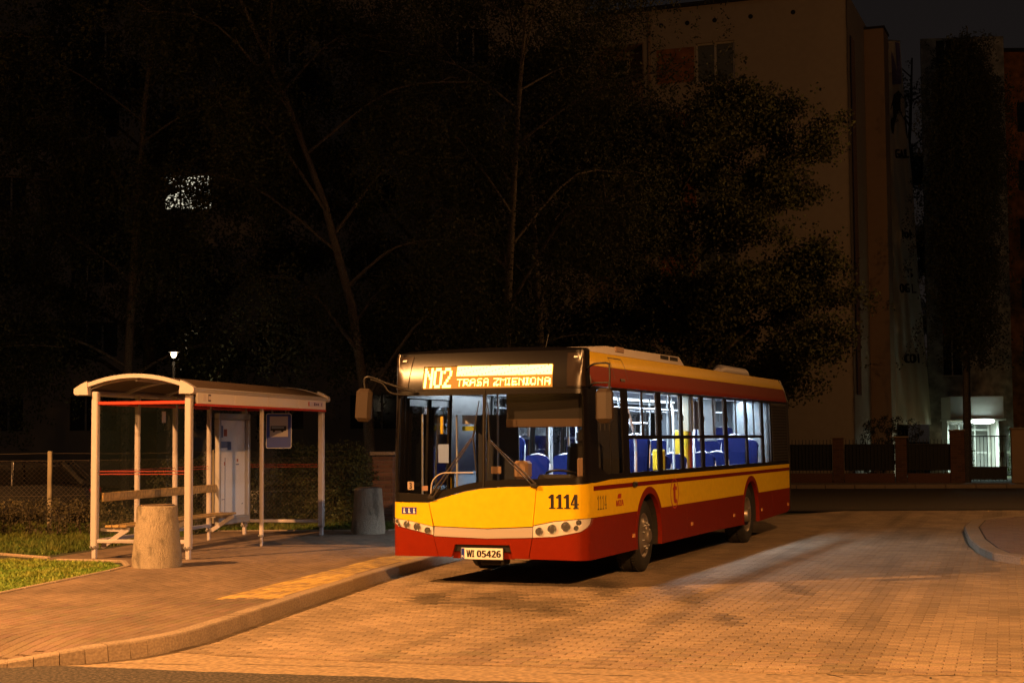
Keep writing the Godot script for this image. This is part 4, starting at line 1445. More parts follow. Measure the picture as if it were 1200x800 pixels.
func bus_interior(B: Node3D) -> void:
	var wall := mat("interior_grey", lin(0.15, 0.17, 0.20), 0.6)
	var ceil := mat("interior_white", lin(0.50, 0.53, 0.55), 0.55)
	var blue := mat("seat_blue", lin(0.007, 0.012, 0.075), 0.6)
	blue.metallic_specular = 0.15
	var rail := mat("grab_rail", lin(0.62, 0.66, 0.70), 0.25, 0.4)
	var yelp := mat("validator_yellow", lin(0.75, 0.55, 0.02), 0.5)
	var redp := mat("validator_red", lin(0.55, 0.05, 0.02), 0.5)
	var dark := mat("cab_dark", lin(0.035, 0.032, 0.030), 0.6)
	var cab := node_part(B, "saloon")
	var fm := mat("floor_grey", lin(0.10, 0.11, 0.13), 0.8)
	bx(cab, "floor", Vector3(0, 0.454, -5.8), Vector3(1.16, 0.03, 11.0), fm)
	for e in [-1.0, 1.0]:
		for z in [[0.3, 2.04], [3.36, 8.04], [9.36, 11.3]]:
			bx(cab, "floor", Vector3(e * 0.9125, 0.454, -(z[0] + z[1]) / 2), Vector3(0.665, 0.03, z[1] - z[0]), fm)
	bx(cab, "ceiling", Vector3(0, 2.47, -6.6), Vector3(2.2, 0.03, 9.8), ceil)
	for s in [-1.0, 1.0]:
		if s > 0:
			for z in [[1.85, 2.05, 0.47], [3.35, 8.05, 0.47], [9.35, 11.4, 0.47], [2.05, 3.35, 1.1], [8.05, 9.35, 1.1]]:
				bx(cab, "side_lining", Vector3(1.235, (z[2] + 1.33) / 2, -(z[0] + z[1]) / 2), Vector3(0.03, 1.33 - z[2], z[1] - z[0]), wall)
		else:
			for z in [[1.9, 2.05, 0.47], [3.35, 4.85, 0.47], [6.4, 8.05, 0.47], [9.35, 9.65, 0.47], [2.05, 3.35, 1.1], [8.05, 9.35, 1.1]]:
				bx(cab, "side_lining", Vector3(-1.235, (z[2] + 1.33) / 2, -(z[0] + z[1]) / 2), Vector3(0.03, 1.33 - z[2], z[1] - z[0]), wall)
		for z in ([[1.85, 11.4]] if s > 0 else [[1.9, 4.85], [6.4, 9.65]]):
			bx(cab, "inner_sill", Vector3(s * 1.238, 1.314, -(z[0] + z[1]) / 2), Vector3(0.05, 0.018, z[1] - z[0]), wall)
		bx(cab, "cantrail_lining", Vector3(s * 1.13, 2.43, -6.6), Vector3(0.16, 0.05, 9.7), ceil, 0.015, Basis(Vector3.BACK, s * 0.35))
		# wheel boxes under the seats
		for z in [2.7, 8.7]:
			var wb := MB.new()
			wb.box(Vector3(s * 0.91, 1.085, -z), Vector3(0.64, 0.03, 1.30))
			wb.box(Vector3(s * 0.59, 0.775, -z), Vector3(0.03, 0.58, 1.24))
			for e in [-0.635, 0.635]:
				wb.box(Vector3(s * 0.91, 0.77, -z + e), Vector3(0.64, 0.6, 0.03))
			part(cab, "wheel_box", wb.mesh(), wall)
	bx(cab, "rear_bulkhead", Vector3(0, 1.45, -11.45), Vector3(2.35, 2.0, 0.04), wall)
	bx(cab, "engine_tower", Vector3(0.86, 1.45, -11.05), Vector3(0.66, 1.98, 1.12), mat("tower_grey", lin(0.17, 0.20, 0.23), 0.6), 0.03)
	bx(cab, "rear_platform", Vector3(-0.36, 0.62, -10.4), Vector3(1.6, 0.30, 2.0), M.floor_grey)
	# light strips
	var em := mat("fluorescent_tube", lin(0.9, 0.95, 1.0), 0.4)
	em.emission_enabled = true
	em.emission = Color(0.90, 0.96, 1.0)
	em.emission_energy_multiplier = 0.9
	for s in [-1.0, 1.0]:
		for k in 4:
			var zc := -3.25 - k * 2.25
			var lp := bx(cab, "ceiling_light", Vector3(s * 0.74, 2.435, zc), Vector3(0.13, 0.03, 1.9), em, 0.01)
			lp.name = "ceiling_light"
			var al := AreaLight3D.new()
			al.name = "ceiling_glow"
			al.area_size = Vector2(0.12, 1.85)
			al.light_color = Color(0.88, 0.95, 1.0)
			al.light_energy = BUS_LIGHT
			al.area_range = 40.0
			al.area_attenuation = 2.0
			al.shadow_enabled = true
			cab.add_child(al, true)
			al.position = Vector3(s * 0.74, 2.412, zc)
			al.rotation_degrees = Vector3(-90, 0, 0)
	# seats
	var proto := make_seat(blue, rail)
	var spots := [[0.92, 2.95, 0.30, 0], [0.46, 2.95, 0.12, 0], [0.92, 4.0, 0.02, 0], [0.46, 4.0, 0.02, 0], [0.92, 4.85, 0.02, 0], [0.46, 4.85, 0.02, 0], [0.92, 6.55, 0.02, 0], [0.46, 6.55, 0.02, 0], [0.92, 7.45, 0.02, 0], [0.46, 7.45, 0.02, 0], [0.92, 8.75, 0.30, 0], [0.46, 8.75, 0.22, 0], [0.92, 9.65, 0.22, 0], [0.46, 9.65, 0.22, 0], [-0.92, 2.95, 0.30, 0], [-0.92, 3.95, 0.02, 0], [-0.46, 3.95, 0.02, 0], [-0.92, 7.2, 0.02, 0], [-0.46, 7.2, 0.02, 0], [-0.92, 8.75, 0.30, 0], [-0.46, 8.75, 0.22, 0], [-0.92, 9.5, 0.22, 0], [-0.2, 10.7, 0.45, 0], [0.25, 10.7, 0.45, 0]]
	for i in spots.size():
		var q: Array = spots[i]
		var st: Node3D = proto if i == 0 else proto.duplicate()
		if i > 0:
			st.name = "seat"
		B.add_child(st, true)
		st.position = Vector3(q[0], 0.47 + q[2], -q[1])
	# vertical and curved grab rails
	for g in [[-0.35, 3.35], [0.30, 3.35], [-0.35, 4.75], [0.30, 5.55], [-0.35, 6.45], [0.30, 7.0], [0.30, 8.2], [-0.35, 8.2], [-1.0, 5.0], [-1.0, 6.25], [0.28, 2.3], [-0.6, 1.95]]:
		tb(B, "grab_pole", [Vector3(g[0], 0.47, -g[1]), Vector3(g[0], 2.45, -g[1])], 0.017, rail, 8)
	for g in [[0.98, 2.15, 2.38], [0.98, 2.75, 2.98], [0.98, 5.05, 4.9], [0.98, 6.3, 6.05]]:
		tb(B, "grab_pole", smooth_path([Vector3(g[0] - 0.10, 2.44, -g[1]), Vector3(g[0] - 0.04, 2.22, -g[1] - 0.02), Vector3(g[0] + 0.0, 1.98, -(g[1] + g[2]) / 2), Vector3(g[0] + 0.02, 1.72, -g[2]), Vector3(g[0] + 0.02, 1.25, -g[2])]), 0.021, mat("rail_white", lin(0.85, 0.87, 0.90), 0.35), 8)
	for s in [-0.42, 0.42]:
		tb(B, "ceiling_rail", [Vector3(s, 2.22, -2.3), Vector3(s, 2.22, -10.4)], 0.016, rail, 8)
		for k in 9:
			var z := -2.7 - k * 0.9
			tb(B, "hand_strap", [Vector3(s, 2.21, z), Vector3(s, 2.06, z)], 0.010, M.black_plastic, 5)
	for g in [[0.62, 1.36, 2.15, 3.1], [-0.62, 1.95, 2.0, 3.1], [0.62, 1.98, 3.4, 4.4]]:
		tb(B, "cross_rail", [Vector3(g[0], g[1], -g[2]), Vector3(g[0] * 1.7, g[1], -g[2])], 0.014, rail, 8)
	# ticket validators and machine
	bx(B, "ticket_validator", Vector3(0.98, 1.46, -4.18), Vector3(0.16, 0.30, 0.14), yelp, 0.02)
	bx(B, "ticket_validator", Vector3(0.30, 1.45, -5.55), Vector3(0.14, 0.26, 0.12), redp, 0.02)
	var tmach := node_part(B, "ticket_machine")
	bx(tmach, "cabinet", Vector3(1.03, 1.58, -5.22), Vector3(0.22, 0.62, 0.14), yelp, 0.02)
	bx(tmach, "cabinet_front", Vector3(1.03, 1.58, -5.37), Vector3(0.22, 0.62, 0.13), redp, 0.02)
	bx(tmach, "pillar_casing", Vector3(1.12, 2.13, -5.28), Vector3(0.10, 0.52, 0.26), mat("pillar_cream", lin(0.60, 0.62, 0.52), 0.6), 0.01)
	bx(B, "wall_panel", Vector3(1.02, 2.05, -6.75), Vector3(0.30, 0.66, 0.04), mat("panel_grey", lin(0.22, 0.26, 0.29), 0.5), 0.01)
	bx(B, "notice_board", Vector3(1.05, 2.12, -6.0), Vector3(0.04, 0.44, 0.34), mat("notice_brown", lin(0.26, 0.20, 0.19), 0.7), 0.01)
	# driver's cab
	var c := node_part(B, "driver_cab")
	bx(c, "partition", Vector3(1.0, 1.30, -1.78), Vector3(0.46, 1.75, 0.04), dark)
	bx(c, "partition_glass", Vector3(0.55, 1.85, -1.78), Vector3(0.44, 0.9, 0.012), M.glass)
	bx(c, "cab_door", Vector3(0.33, 0.82, -1.25), Vector3(0.04, 0.72, 1.0), mat("cab_door_grey", lin(0.025, 0.025, 0.027), 0.6), 0.015)
	var dash := MB.new()
	dash.prism(V([-0.42, 0.5, -0.08, 0.5, -0.12, 1.12, -0.26, 1.22, -0.38, 1.24, -0.56, 1.16, -0.60, 1.0]), 0.86, Transform3D(Basis(Vector3(0, 0, 1), Vector3.UP, Vector3(-1, 0, 0)), Vector3(0.28, 0, -0.14)))
	part(c, "dashboard", dash.mesh(), mat("dash_brown", lin(0.10, 0.085, 0.07), 0.55))
	bx(c, "instrument_hood", Vector3(0.78, 1.28, -0.46), Vector3(0.46, 0.12, 0.18), dark, 0.03)
	bx(c, "ticket_printer", Vector3(0.38, 1.40, -0.34), Vector3(0.19, 0.22, 0.18), mat("printer_tan", lin(0.34, 0.22, 0.13), 0.6), 0.03)
	bx(c, "cash_tray", Vector3(1.08, 1.42, -0.62), Vector3(0.16, 0.24, 0.12), M.printer_tan, 0.02)
	bx(c, "folded_paper", Vector3(1.10, 1.50, -0.80), Vector3(0.02, 0.20, 0.14), mat("paper_tan", lin(0.55, 0.42, 0.32), 0.8), 0.004, Basis(Vector3.RIGHT, 0.25))
	bx(c, "striped_card", Vector3(1.14, 1.40, -0.92), Vector3(0.012, 0.12, 0.16), mat("card_cream", lin(0.6, 0.48, 0.38), 0.8), 0.003, Basis(Vector3.RIGHT, -0.6))
	for k in 3:
		bx(c, "card_stripe", Vector3(1.148, 1.40, -0.92) + Basis(Vector3.RIGHT, -0.6) * Vector3(0, 0, -0.045 + k * 0.045), Vector3(0.006, 0.11, 0.016), mat("lettering_black", Color.BLACK), 0.0, Basis(Vector3.RIGHT, -0.6))
	var sw := MB.new()
	var ringpts := []
	for k in 25:
		var a := TAU * k / 24
		ringpts.append(Vector3(0.78 + 0.23 * cos(a), 1.30 + 0.09 * sin(a), -0.72 + 0.215 * sin(a)))
	sw.tube(ringpts, 0.016, 8, false)
	sw.tube([Vector3(0.56, 1.30, -0.72), Vector3(1.0, 1.30, -0.72)], 0.014, 6)
	sw.tube([Vector3(0.78, 1.29, -0.72), Vector3(0.78, 1.05, -0.6)], 0.035, 8)
	part(c, "steering_wheel", sw.mesh(), M.black_plastic)
	var ds := node_part(B, "driver_seat")
	bx(ds, "cushion", Vector3(0.78, 0.98, -1.25), Vector3(0.50, 0.14, 0.48), dark, 0.05)
	bx(ds, "backrest", Vector3(0.78, 1.36, -1.50), Vector3(0.48, 0.72, 0.13), dark, 0.05, Basis(Vector3.RIGHT, -0.12))
	bx(ds, "headrest", Vector3(0.78, 1.80, -1.56), Vector3(0.26, 0.18, 0.10), dark, 0.04)
	bx(ds, "seat_base", Vector3(0.78, 0.69, -1.25), Vector3(0.34, 0.44, 0.36), dark, 0.03)
	var blind := MB.new()
	blind.box(Vector3(0.70, 2.155, -0.30), Vector3(1.02, 0.44, 0.012), Basis(Vector3.BACK, 0.02), 0.004)
	part(B, "sun_blind", blind.mesh(), mat("blind_brown", lin(0.012, 0.009, 0.007), 0.8))
	bx(B, "blind_rail", Vector3(0.70, 1.965, -0.288), Vector3(1.02, 0.10, 0.02), mat("blind_edge", lin(0.08, 0.05, 0.03), 0.6), 0.006)
	bx(B, "front_header_box", Vector3(0, 2.55, -0.55), Vector3(2.2, 0.40, 0.5), dark, 0.02)
	bx(B, "front_header_box", Vector3(0, 2.62, -1.35), Vector3(2.2, 0.26, 1.1), dark, 0.02)
	# entrance side of the front: screen behind the door, notices and cards in the window
	bx(B, "entrance_screen", Vector3(-0.62, 1.3, -1.98), Vector3(0.62, 1.6, 0.03), mat("screen_dark", lin(0.03, 0.035, 0.045), 0.4))
	bx(B, "notice_sheet", Vector3(-0.66, 1.60, -0.30), Vector3(0.14, 0.23, 0.004), mat("paper_lit_blue", lin(0.30, 0.44, 0.85), 0.8))  # cool saloon light is put into the sheet's blue colour
	bx(B, "grab_strip", Vector3(-0.70, 1.95, -0.34), Vector3(0.035, 0.22, 0.03), yelp, 0.008)
	bx(B, "route_card", Vector3(-1.04, 1.205, -0.15), Vector3(0.11, 0.10, 0.004), mat("card_cream", lin(0.6, 0.48, 0.38), 0.8), 0.0, Basis(Vector3.UP, -0.35))
	text_on(B, "route_card_figure", "3", "Droid Sans", true, func(q: Vector2) -> Vector3: return Vector3(-1.04, 1.205, -0.15) + Basis(Vector3.UP, -0.35) * Vector3(q.x, q.y, 0.003), Vector2.ZERO, Vector2(0.04, 0.075), mat("lettering_black", Color.BLACK), 0.001)
	bx(B, "route_card", Vector3(-0.84, 1.175, -0.14), Vector3(0.09, 0.06, 0.004), mat("card_pink", lin(0.5, 0.3, 0.22), 0.8), 0.0, Basis(Vector3.UP, -0.2))
	bx(B, "route_card", Vector3(0.12, 1.40, -0.12), Vector3(0.13, 0.09, 0.01), M.printer_tan, 0.006)
	bx(B, "entrance_dash", Vector3(-0.55, 0.88, -0.36), Vector3(1.0, 0.36, 0.34), mat("entrance_grey", lin(0.13, 0.14, 0.15), 0.6), 0.05)
	for z in [0.62, 1.72]:
		tb(B, "door_rail", [Vector3(-1.10, 0.55, -z), Vector3(-1.10, 2.1, -z)], 0.015, rail, 8)
	bx(B, "door_sign", Vector3(-1.02, 2.04, -1.95), Vector3(0.20, 0.12, 0.01), mat("sign_white", lin(0.7, 0.72, 0.7), 0.7))
	bx(B, "door_sign", Vector3(-1.02, 1.92, -1.95), Vector3(0.20, 0.06, 0.01), mat("sign_lime", lin(0.45, 0.55, 0.05), 0.7))

const BUS_LIGHT := 1.9

func make_seat(blue: Material, rail: Material) -> Node3D:
	var s := Node3D.new()
	s.name = "seat"
	var fn := func(q: Vector2) -> Vector3:
		# shell back: hollow towards the sitter
		return Vector3(q.x, q.y, -0.22 - 0.13 * (q.y - 0.45) + 0.9 * q.x * q.x)
	var outline := V([-0.21, 0.43, 0.21, 0.43, 0.215, 0.80] + arc(0.095, 0.92, 0.12, 0, 90, 5) + arc(-0.095, 0.92, 0.12, 90, 180, 5) + [-0.215, 0.80])
	var b := MB.new()
	b.patch(outline, fn, 0.08, 0.03)
	b.patch(outline, fn, 0.08, 0.0, -0.03, true)
	part(s, "backrest", b.mesh(), blue)
	var c := MB.new()
	c.box(Vector3(0, 0.42, 0.0), Vector3(0.43, 0.07, 0.44), Basis(Vector3.RIGHT, 0.06), 0.025)
	part(s, "cushion", c.mesh(), blue)
	var pts := []
	for k in 15:
		var a := PI * k / 14
		var q := Vector2(0.222 * cos(a), 0.86 + 0.20 * sin(a))
		pts.append(fn.call(q) + Vector3(0, 0, -0.02))
	var h := MB.new()
	h.tube([fn.call(Vector2(0.222, 0.60)) + Vector3(0, 0, -0.02)] + pts + [fn.call(Vector2(-0.222, 0.60)) + Vector3(0, 0, -0.02)], 0.013, 7)
	part(s, "grab_handle", h.mesh(), rail)
	var l := MB.new()
	l.box(Vector3(0, 0.2, 0), Vector3(0.05, 0.38, 0.30), Basis(), 0.01)
	part(s, "pedestal", l.mesh(), mat("pedestal_grey", lin(0.2, 0.2, 0.22), 0.5))
	return s


# ---------------------------------------------------------------- the shelter
# Local axes: x along the shelter away from the viewer, z towards the kerb; the front posts stand on z = 0, the back wall on z = -1.42
func shelter() -> void:
	var S := thing("bus_shelter", "white framed glass bus shelter with arched roof and red trim", "bus shelter", W(-4.52, 0.13, 21.78), deg_to_rad(77.5))
	var wp: StandardMaterial3D = M.white_paint
	var L := 5.5
	var rp: StandardMaterial3D = M.red_paint
	# posts with feet
	var posts := [[0, 0, 0.095], [2.72, 0, 0.06], [L, 0, 0.095], [0, -1.42, 0.095], [1.32, -1.42, 0.07], [2.64, -1.42, 0.07], [3.96, -1.42, 0.07], [L, -1.42, 0.09]]
	for p in posts:
		var n := node_part(S, "post", Vector3(p[0], 0, p[1]))
		var w: float = p[2]
		bx(n, "upright", Vector3(0, 1.245, 0), Vector3(w, 2.21, w), wp, 0.012)
		bx(n, "groove_strip", Vector3(-w * 0.2, 1.245, w / 2 + 0.003), Vector3(0.012, 2.19, 0.006), mat("groove_grey", lin(0.34, 0.30, 0.28), 0.6))  # narrow strip in a greyer tone than the post
		bx(n, "foot", Vector3(0, 0.07, 0), Vector3(w * 0.66, 0.14, w * 0.66), wp, 0.008)
		for e in [-1, 1]:
			tb(n, "bolt", [Vector3(-w * 0.2, 0.17, e * w * 0.3), Vector3(-w / 2 - 0.025, 0.17, e * w * 0.3)], 0.016, M.steel_grey, 7)
	# roof: arch across z
	var roof := node_part(S, "roof")
	var z0 := -1.68
	var z1 := 0.10
	var ht := func(z: float) -> float:
		var t := (z - z0) / (z1 - z0) * 2.0 - 1.0
		return 2.33 + 0.195 * (1.0 - t * t)
	var sheet_m := mat("roof_sheet", Color(0.30, 0.24, 0.20), 0.5)
	for k in 4:
		var q := MB.new()
		var x0 := -0.02 + k * L / 4 + 0.006
		var x1 := -0.02 + (k + 1) * L / 4 - 0.006
		q.patch(V([x0, z0 + 0.05, x1, z0 + 0.05, x1, z1 - 0.05, x0, z1 - 0.05]), func(p: Vector2) -> Vector3: return Vector3(p.x, ht.call(p.y) + 0.045, p.y), 0.12, 0.01, 0.0, true)
		q.patch(V([x0, z0 + 0.05, x1, z0 + 0.05, x1, z1 - 0.05, x0, z1 - 0.05]), func(p: Vector2) -> Vector3: return Vector3(p.x, ht.call(p.y) + 0.035, p.y), 0.12, 0.0, 0.0, false)
		part(roof, "roof_sheet", q.mesh(), sheet_m)
	for x in [-0.07, L + 0.07]:
		var q := MB.new()
		var a := []
		var b := []
		for i in 25:
			var z := lerpf(z0 + 0.10, z1 - 0.10, i / 24.0)
			a.append(Vector2(z, ht.call(z) + (0.068 if x < 0 else 0.05))); b.append(Vector2(z, ht.call(z) + 0.012))
		b.reverse()
		q.prism(PackedVector2Array(a + b), 0.09, Transform3D(Basis(Vector3(0, 0, 1), Vector3.UP, Vector3(-1, 0, 0)), Vector3(x - 0.045, 0, 0)))
		part(roof, "gable_arch", q.mesh(), wp)
		for e in [[z0 - 0.02, 1.0], [z1 + 0.02, -1.0]]:
			var c := MB.new()
			var y: float = ht.call(z0)
			var pr := V([e[0], y + 0.0, e[0] + e[1] * 0.02, y - 0.025, e[0] + e[1] * 0.22, y - 0.025, e[0] + e[1] * 0.20, y + 0.165, e[0] + e[1] * 0.10, y + 0.12, e[0], y + 0.06])
			c.prism(pr, 0.11, Transform3D(Basis(Vector3(0, 0, 1), Vector3.UP, Vector3(-1, 0, 0)), Vector3(x - 0.055, 0, 0)))
			part(roof, "gable_end_cap", c.mesh(), wp)
	for k in 5:
		var x := k * L / 4 + (0.06 if k == 0 else (-0.06 if k == 4 else 0.0))
		var pts := []
		for i in 13:
			var z := lerpf(z0 + 0.06, z1 - 0.06, i / 12.0)
			pts.append(Vector3(x, ht.call(z) + 0.012, z))
		tb(roof, "rib", pts, 0.024, wp, 8)
	for z in [z0 + 0.03, z1 - 0.045]:
		tb(roof, "eaves_gutter", [Vector3(-0.12, 2.345, z), Vector3(L + 0.14, 2.345, z)], 0.048, wp, 12)
	tb(roof, "ridge_bar", [Vector3(-0.02, 2.51, -0.79), Vector3(L + 0.02, 2.51, -0.79)], 0.022, wp, 8)
	# fascia with its red lower edge
	for k in 4:
		var w := (L - 0.10) / 4
		bx(S, "fascia_panel", Vector3(0.05 + (k + 0.5) * w, 2.245, 0.085), Vector3(w - 0.012, 0.15, 0.03), mat("fascia_white", lin(0.76, 0.71, 0.70), 0.5), 0.004)
	bx(S, "red_fascia_trim", Vector3(L / 2, 2.152, 0.08), Vector3(L - 0.1, 0.034, 0.05), rp, 0.006)
	# stickers and the stop's name strip on the fascia
	var on_fascia := func(q: Vector2) -> Vector3: return Vector3(q.x, q.y, 0.1012)
	bx(S, "sticker", Vector3(0.30, 2.255, 0.102), Vector3(0.10, 0.10, 0.003), mat("sticker_pale", lin(0.7, 0.62, 0.62), 0.6))
	bx(S, "sticker", Vector3(0.47, 2.255, 0.102), Vector3(0.09, 0.10, 0.003), mat("sticker_dark", lin(0.05, 0.03, 0.06), 0.6))
	bx(S, "sticker", Vector3(0.47, 2.255, 0.1045), Vector3(0.08, 0.055, 0.003), M.sticker_pale)
	bx(S, "stop_name_strip", Vector3(4.95, 2.255, 0.102), Vector3(0.66, 0.085, 0.004), mat("strip_lilac", lin(0.62, 0.55, 0.68), 0.6))
	for k in [[4.87, 0.07, 0.05], [4.97, 0.06, 0.035], [5.05, 0.05, 0.04], [5.22, 0.03, 0.05]]:
		bx(S, "strip_print", Vector3(k[0], 2.253, 0.1055), Vector3(k[1], k[2], 0.002), mat("print_purple", lin(0.10, 0.05, 0.16), 0.6))
	bx(S, "strip_print", Vector3(4.58, 2.253, 0.1055), Vector3(0.045, 0.07, 0.003), rp)
	# glazing: back wall, near gable, far gable
	var panes := []
	for k in 4:
		var a := 1.32 * k
		var b := 1.32 * (k + 1) if k < 3 else L
		if k != 3:
			panes.append([Vector3((a + b) / 2, 0, -1.42), b - a - 0.08, 0.0])
	panes.append([Vector3(0, 0, -0.71), 1.32, PI / 2])
	panes.append([Vector3(L, 0, -0.71), 1.32, PI / 2])
	for p in panes:
		var c: Vector3 = p[0]
		var bb := Basis(Vector3.UP, p[2])
		var g := node_part(S, "glass_panel", c)
		g.basis = bb
		var w: float = p[1]
		bx(g, "pane", Vector3(0, 1.215, 0), Vector3(w, 1.89, 0.008), M.glass)
		for y in [1.185, 1.225]:
			bx(g, "red_safety_stripe", Vector3(0, y, 0.006), Vector3(w, 0.010, 0.003), mat("stripe_red", lin(0.30, 0.03, 0.012), 0.6))
		bx(g, "lower_rail", Vector3(0, 0.245, 0), Vector3(w + 0.02, 0.055, 0.05), wp, 0.008)
		bx(g, "red_top_rail", Vector3(0, 2.185, 0), Vector3(w + 0.02, 0.045, 0.05), rp, 0.008)
	bx(S, "lower_rail", Vector3(4.73, 0.245, -1.42), Vector3(1.44, 0.055, 0.05), wp, 0.008)
	bx(S, "red_top_rail", Vector3(4.73, 2.185, -1.42), Vector3(1.44, 0.045, 0.05), rp, 0.008)
	bx(S, "glass_sticker", Vector3(2.2, 2.02, -1.41), Vector3(0.14, 0.18, 0.004), M.sticker_pale)
	# the timetable case on the back wall
	var ad := node_part(S, "timetable_case")
	var fr := mat("case_alu", lin(0.42, 0.41, 0.42), 0.4, 0.4)
	var cx := 4.72
	for e in [[cx, 2.06, 1.36, 0.10], [cx, 0.30, 1.36, 0.12]]:
		bx(ad, "case_rail", Vector3(e[0], e[1], -1.32), Vector3(e[2], e[3], 0.10), fr, 0.01)
	for e in [-0.64, 0.64]:
		bx(ad, "case_stile", Vector3(cx + e, 1.18, -1.32), Vector3(0.08, 1.65, 0.10), fr, 0.01)
	bx(ad, "case_back", Vector3(cx, 1.18, -1.355), Vector3(1.22, 1.66, 0.02), fr)
	bx(ad, "paper_sheet", Vector3(cx, 1.18, -1.342), Vector3(1.18, 1.62, 0.004), mat("paper_white", lin(0.80, 0.80, 0.82), 0.85))
	var ink := mat("print_ink", lin(0.16, 0.20, 0.34), 0.85)
	var inkr := mat("print_red", lin(0.36, 0.10, 0.07), 0.85)
	for k in [[4.30, 1.80, 0.10, 0.20, ink], [4.45, 1.78, 0.14, 0.12, inkr], [4.42, 1.58, 0.42, 0.11, ink], [4.62, 1.56, 0.16, 0.14, ink], [4.42, 1.26, 0.05, 0.06, inkr], [4.98, 1.24, 0.14, 0.02, ink], [4.98, 1.31, 0.06, 0.05, inkr], [4.44, 0.86, 0.025, 1.0, ink], [4.36, 0.66, 0.12, 0.012, ink], [5.2, 0.56, 0.05, 0.02, ink]]:
		bx(ad, "print", Vector3(k[0], k[1], -1.3385), Vector3(k[2], k[3], 0.002), k[4])
	bx(ad, "case_glass", Vector3(cx, 1.18, -1.305), Vector3(1.20, 1.64, 0.006), M.glass)
	# bench
	var bn := node_part(S, "bench")
	var wood: StandardMaterial3D = M.bench_wood
	bx(bn, "backrest_board", Vector3(2.05, 0.86, -1.335), Vector3(4.0, 0.125, 0.035), wood, 0.008)
	for k in 3:
		bx(bn, "seat_slat", Vector3(2.08, 0.445, -1.26 + k * 0.115), Vector3(4.0, 0.035, 0.10), wood, 0.008)
	for x in [0.14, 2.05, 3.94]:
		var q := MB.new()
		q.prism(V([-1.39, 0.14, -1.34, 0.14, -0.96, 0.38, -0.96, 0.425, -1.39, 0.425, -1.39, 0.38, -1.10, 0.37, -1.38, 0.19]), 0.04, Transform3D(Basis(Vector3(0, 0, 1), Vector3.UP, Vector3(-1, 0, 0)), Vector3(x - 0.02, 0, 0)))
		part(bn, "bracket", q.mesh(), wp)
	# the blue stop sign hung in the far gable
	var far := S.to_global(Vector3(L, 0, 0))
	var sg := thing("bus_stop_sign", "blue bus stop sign with a bus picture hung in the shelter's far end", "sign", W(-4.055, 1.94, 27.05), deg_to_rad(8.0))
	var blue := mat("sign_blue", lin(0.010, 0.04, 0.30), 0.4)
	var q := MB.new()
	q.prism(round_rect(-0.222, -0.305, 0.222, 0.305, 0.04), 0.02)
	part(sg, "board", q.mesh(), mat("sign_rim", lin(0.5, 0.5, 0.52), 0.5))
	q = MB.new()
	q.prism(round_rect(-0.208, -0.291, 0.208, 0.291, 0.03), 0.004, Transform3D(Basis(), Vector3(0, 0, 0.004)))
	part(sg, "blue_field", q.mesh(), blue)
	bx(sg, "white_field", Vector3(0, 0.075, 0.006), Vector3(0.312, 0.355, 0.003), mat("sign_field", lin(0.42, 0.38, 0.35), 0.5))
	q = MB.new()
	q.prism(V([-0.145, 0.005, 0.125, 0.005, 0.13, 0.085, -0.14, 0.085]), 0.002, Transform3D(Basis(), Vector3(0, 0, 0.010)))
	for cx2 in [-0.085, 0.06]:
		q.prism(V(arc(cx2, -0.002, 0.022, 0, 330, 11)), 0.002, Transform3D(Basis(), Vector3(0, 0, 0.011)))
	var bpic := part(sg, "bus_picture", q.mesh(), mat("lettering_black", Color.BLACK))
	q = MB.new()
	q.prism(V([-0.125, 0.04, 0.09, 0.04, 0.09, 0.072, -0.125, 0.072]), 0.002, Transform3D(Basis(), Vector3(0, 0, 0.0125)))
	part(bpic, "windows", q.mesh(), mat("sign_grey", lin(0.22, 0.26, 0.28), 0.5))
	for e in [-0.12, 0.12]:
		tb(sg, "hanger", [Vector3(e, 0.29, -0.012), Vector3(e, 0.46, -0.012)], 0.008, M.steel_grey, 6)


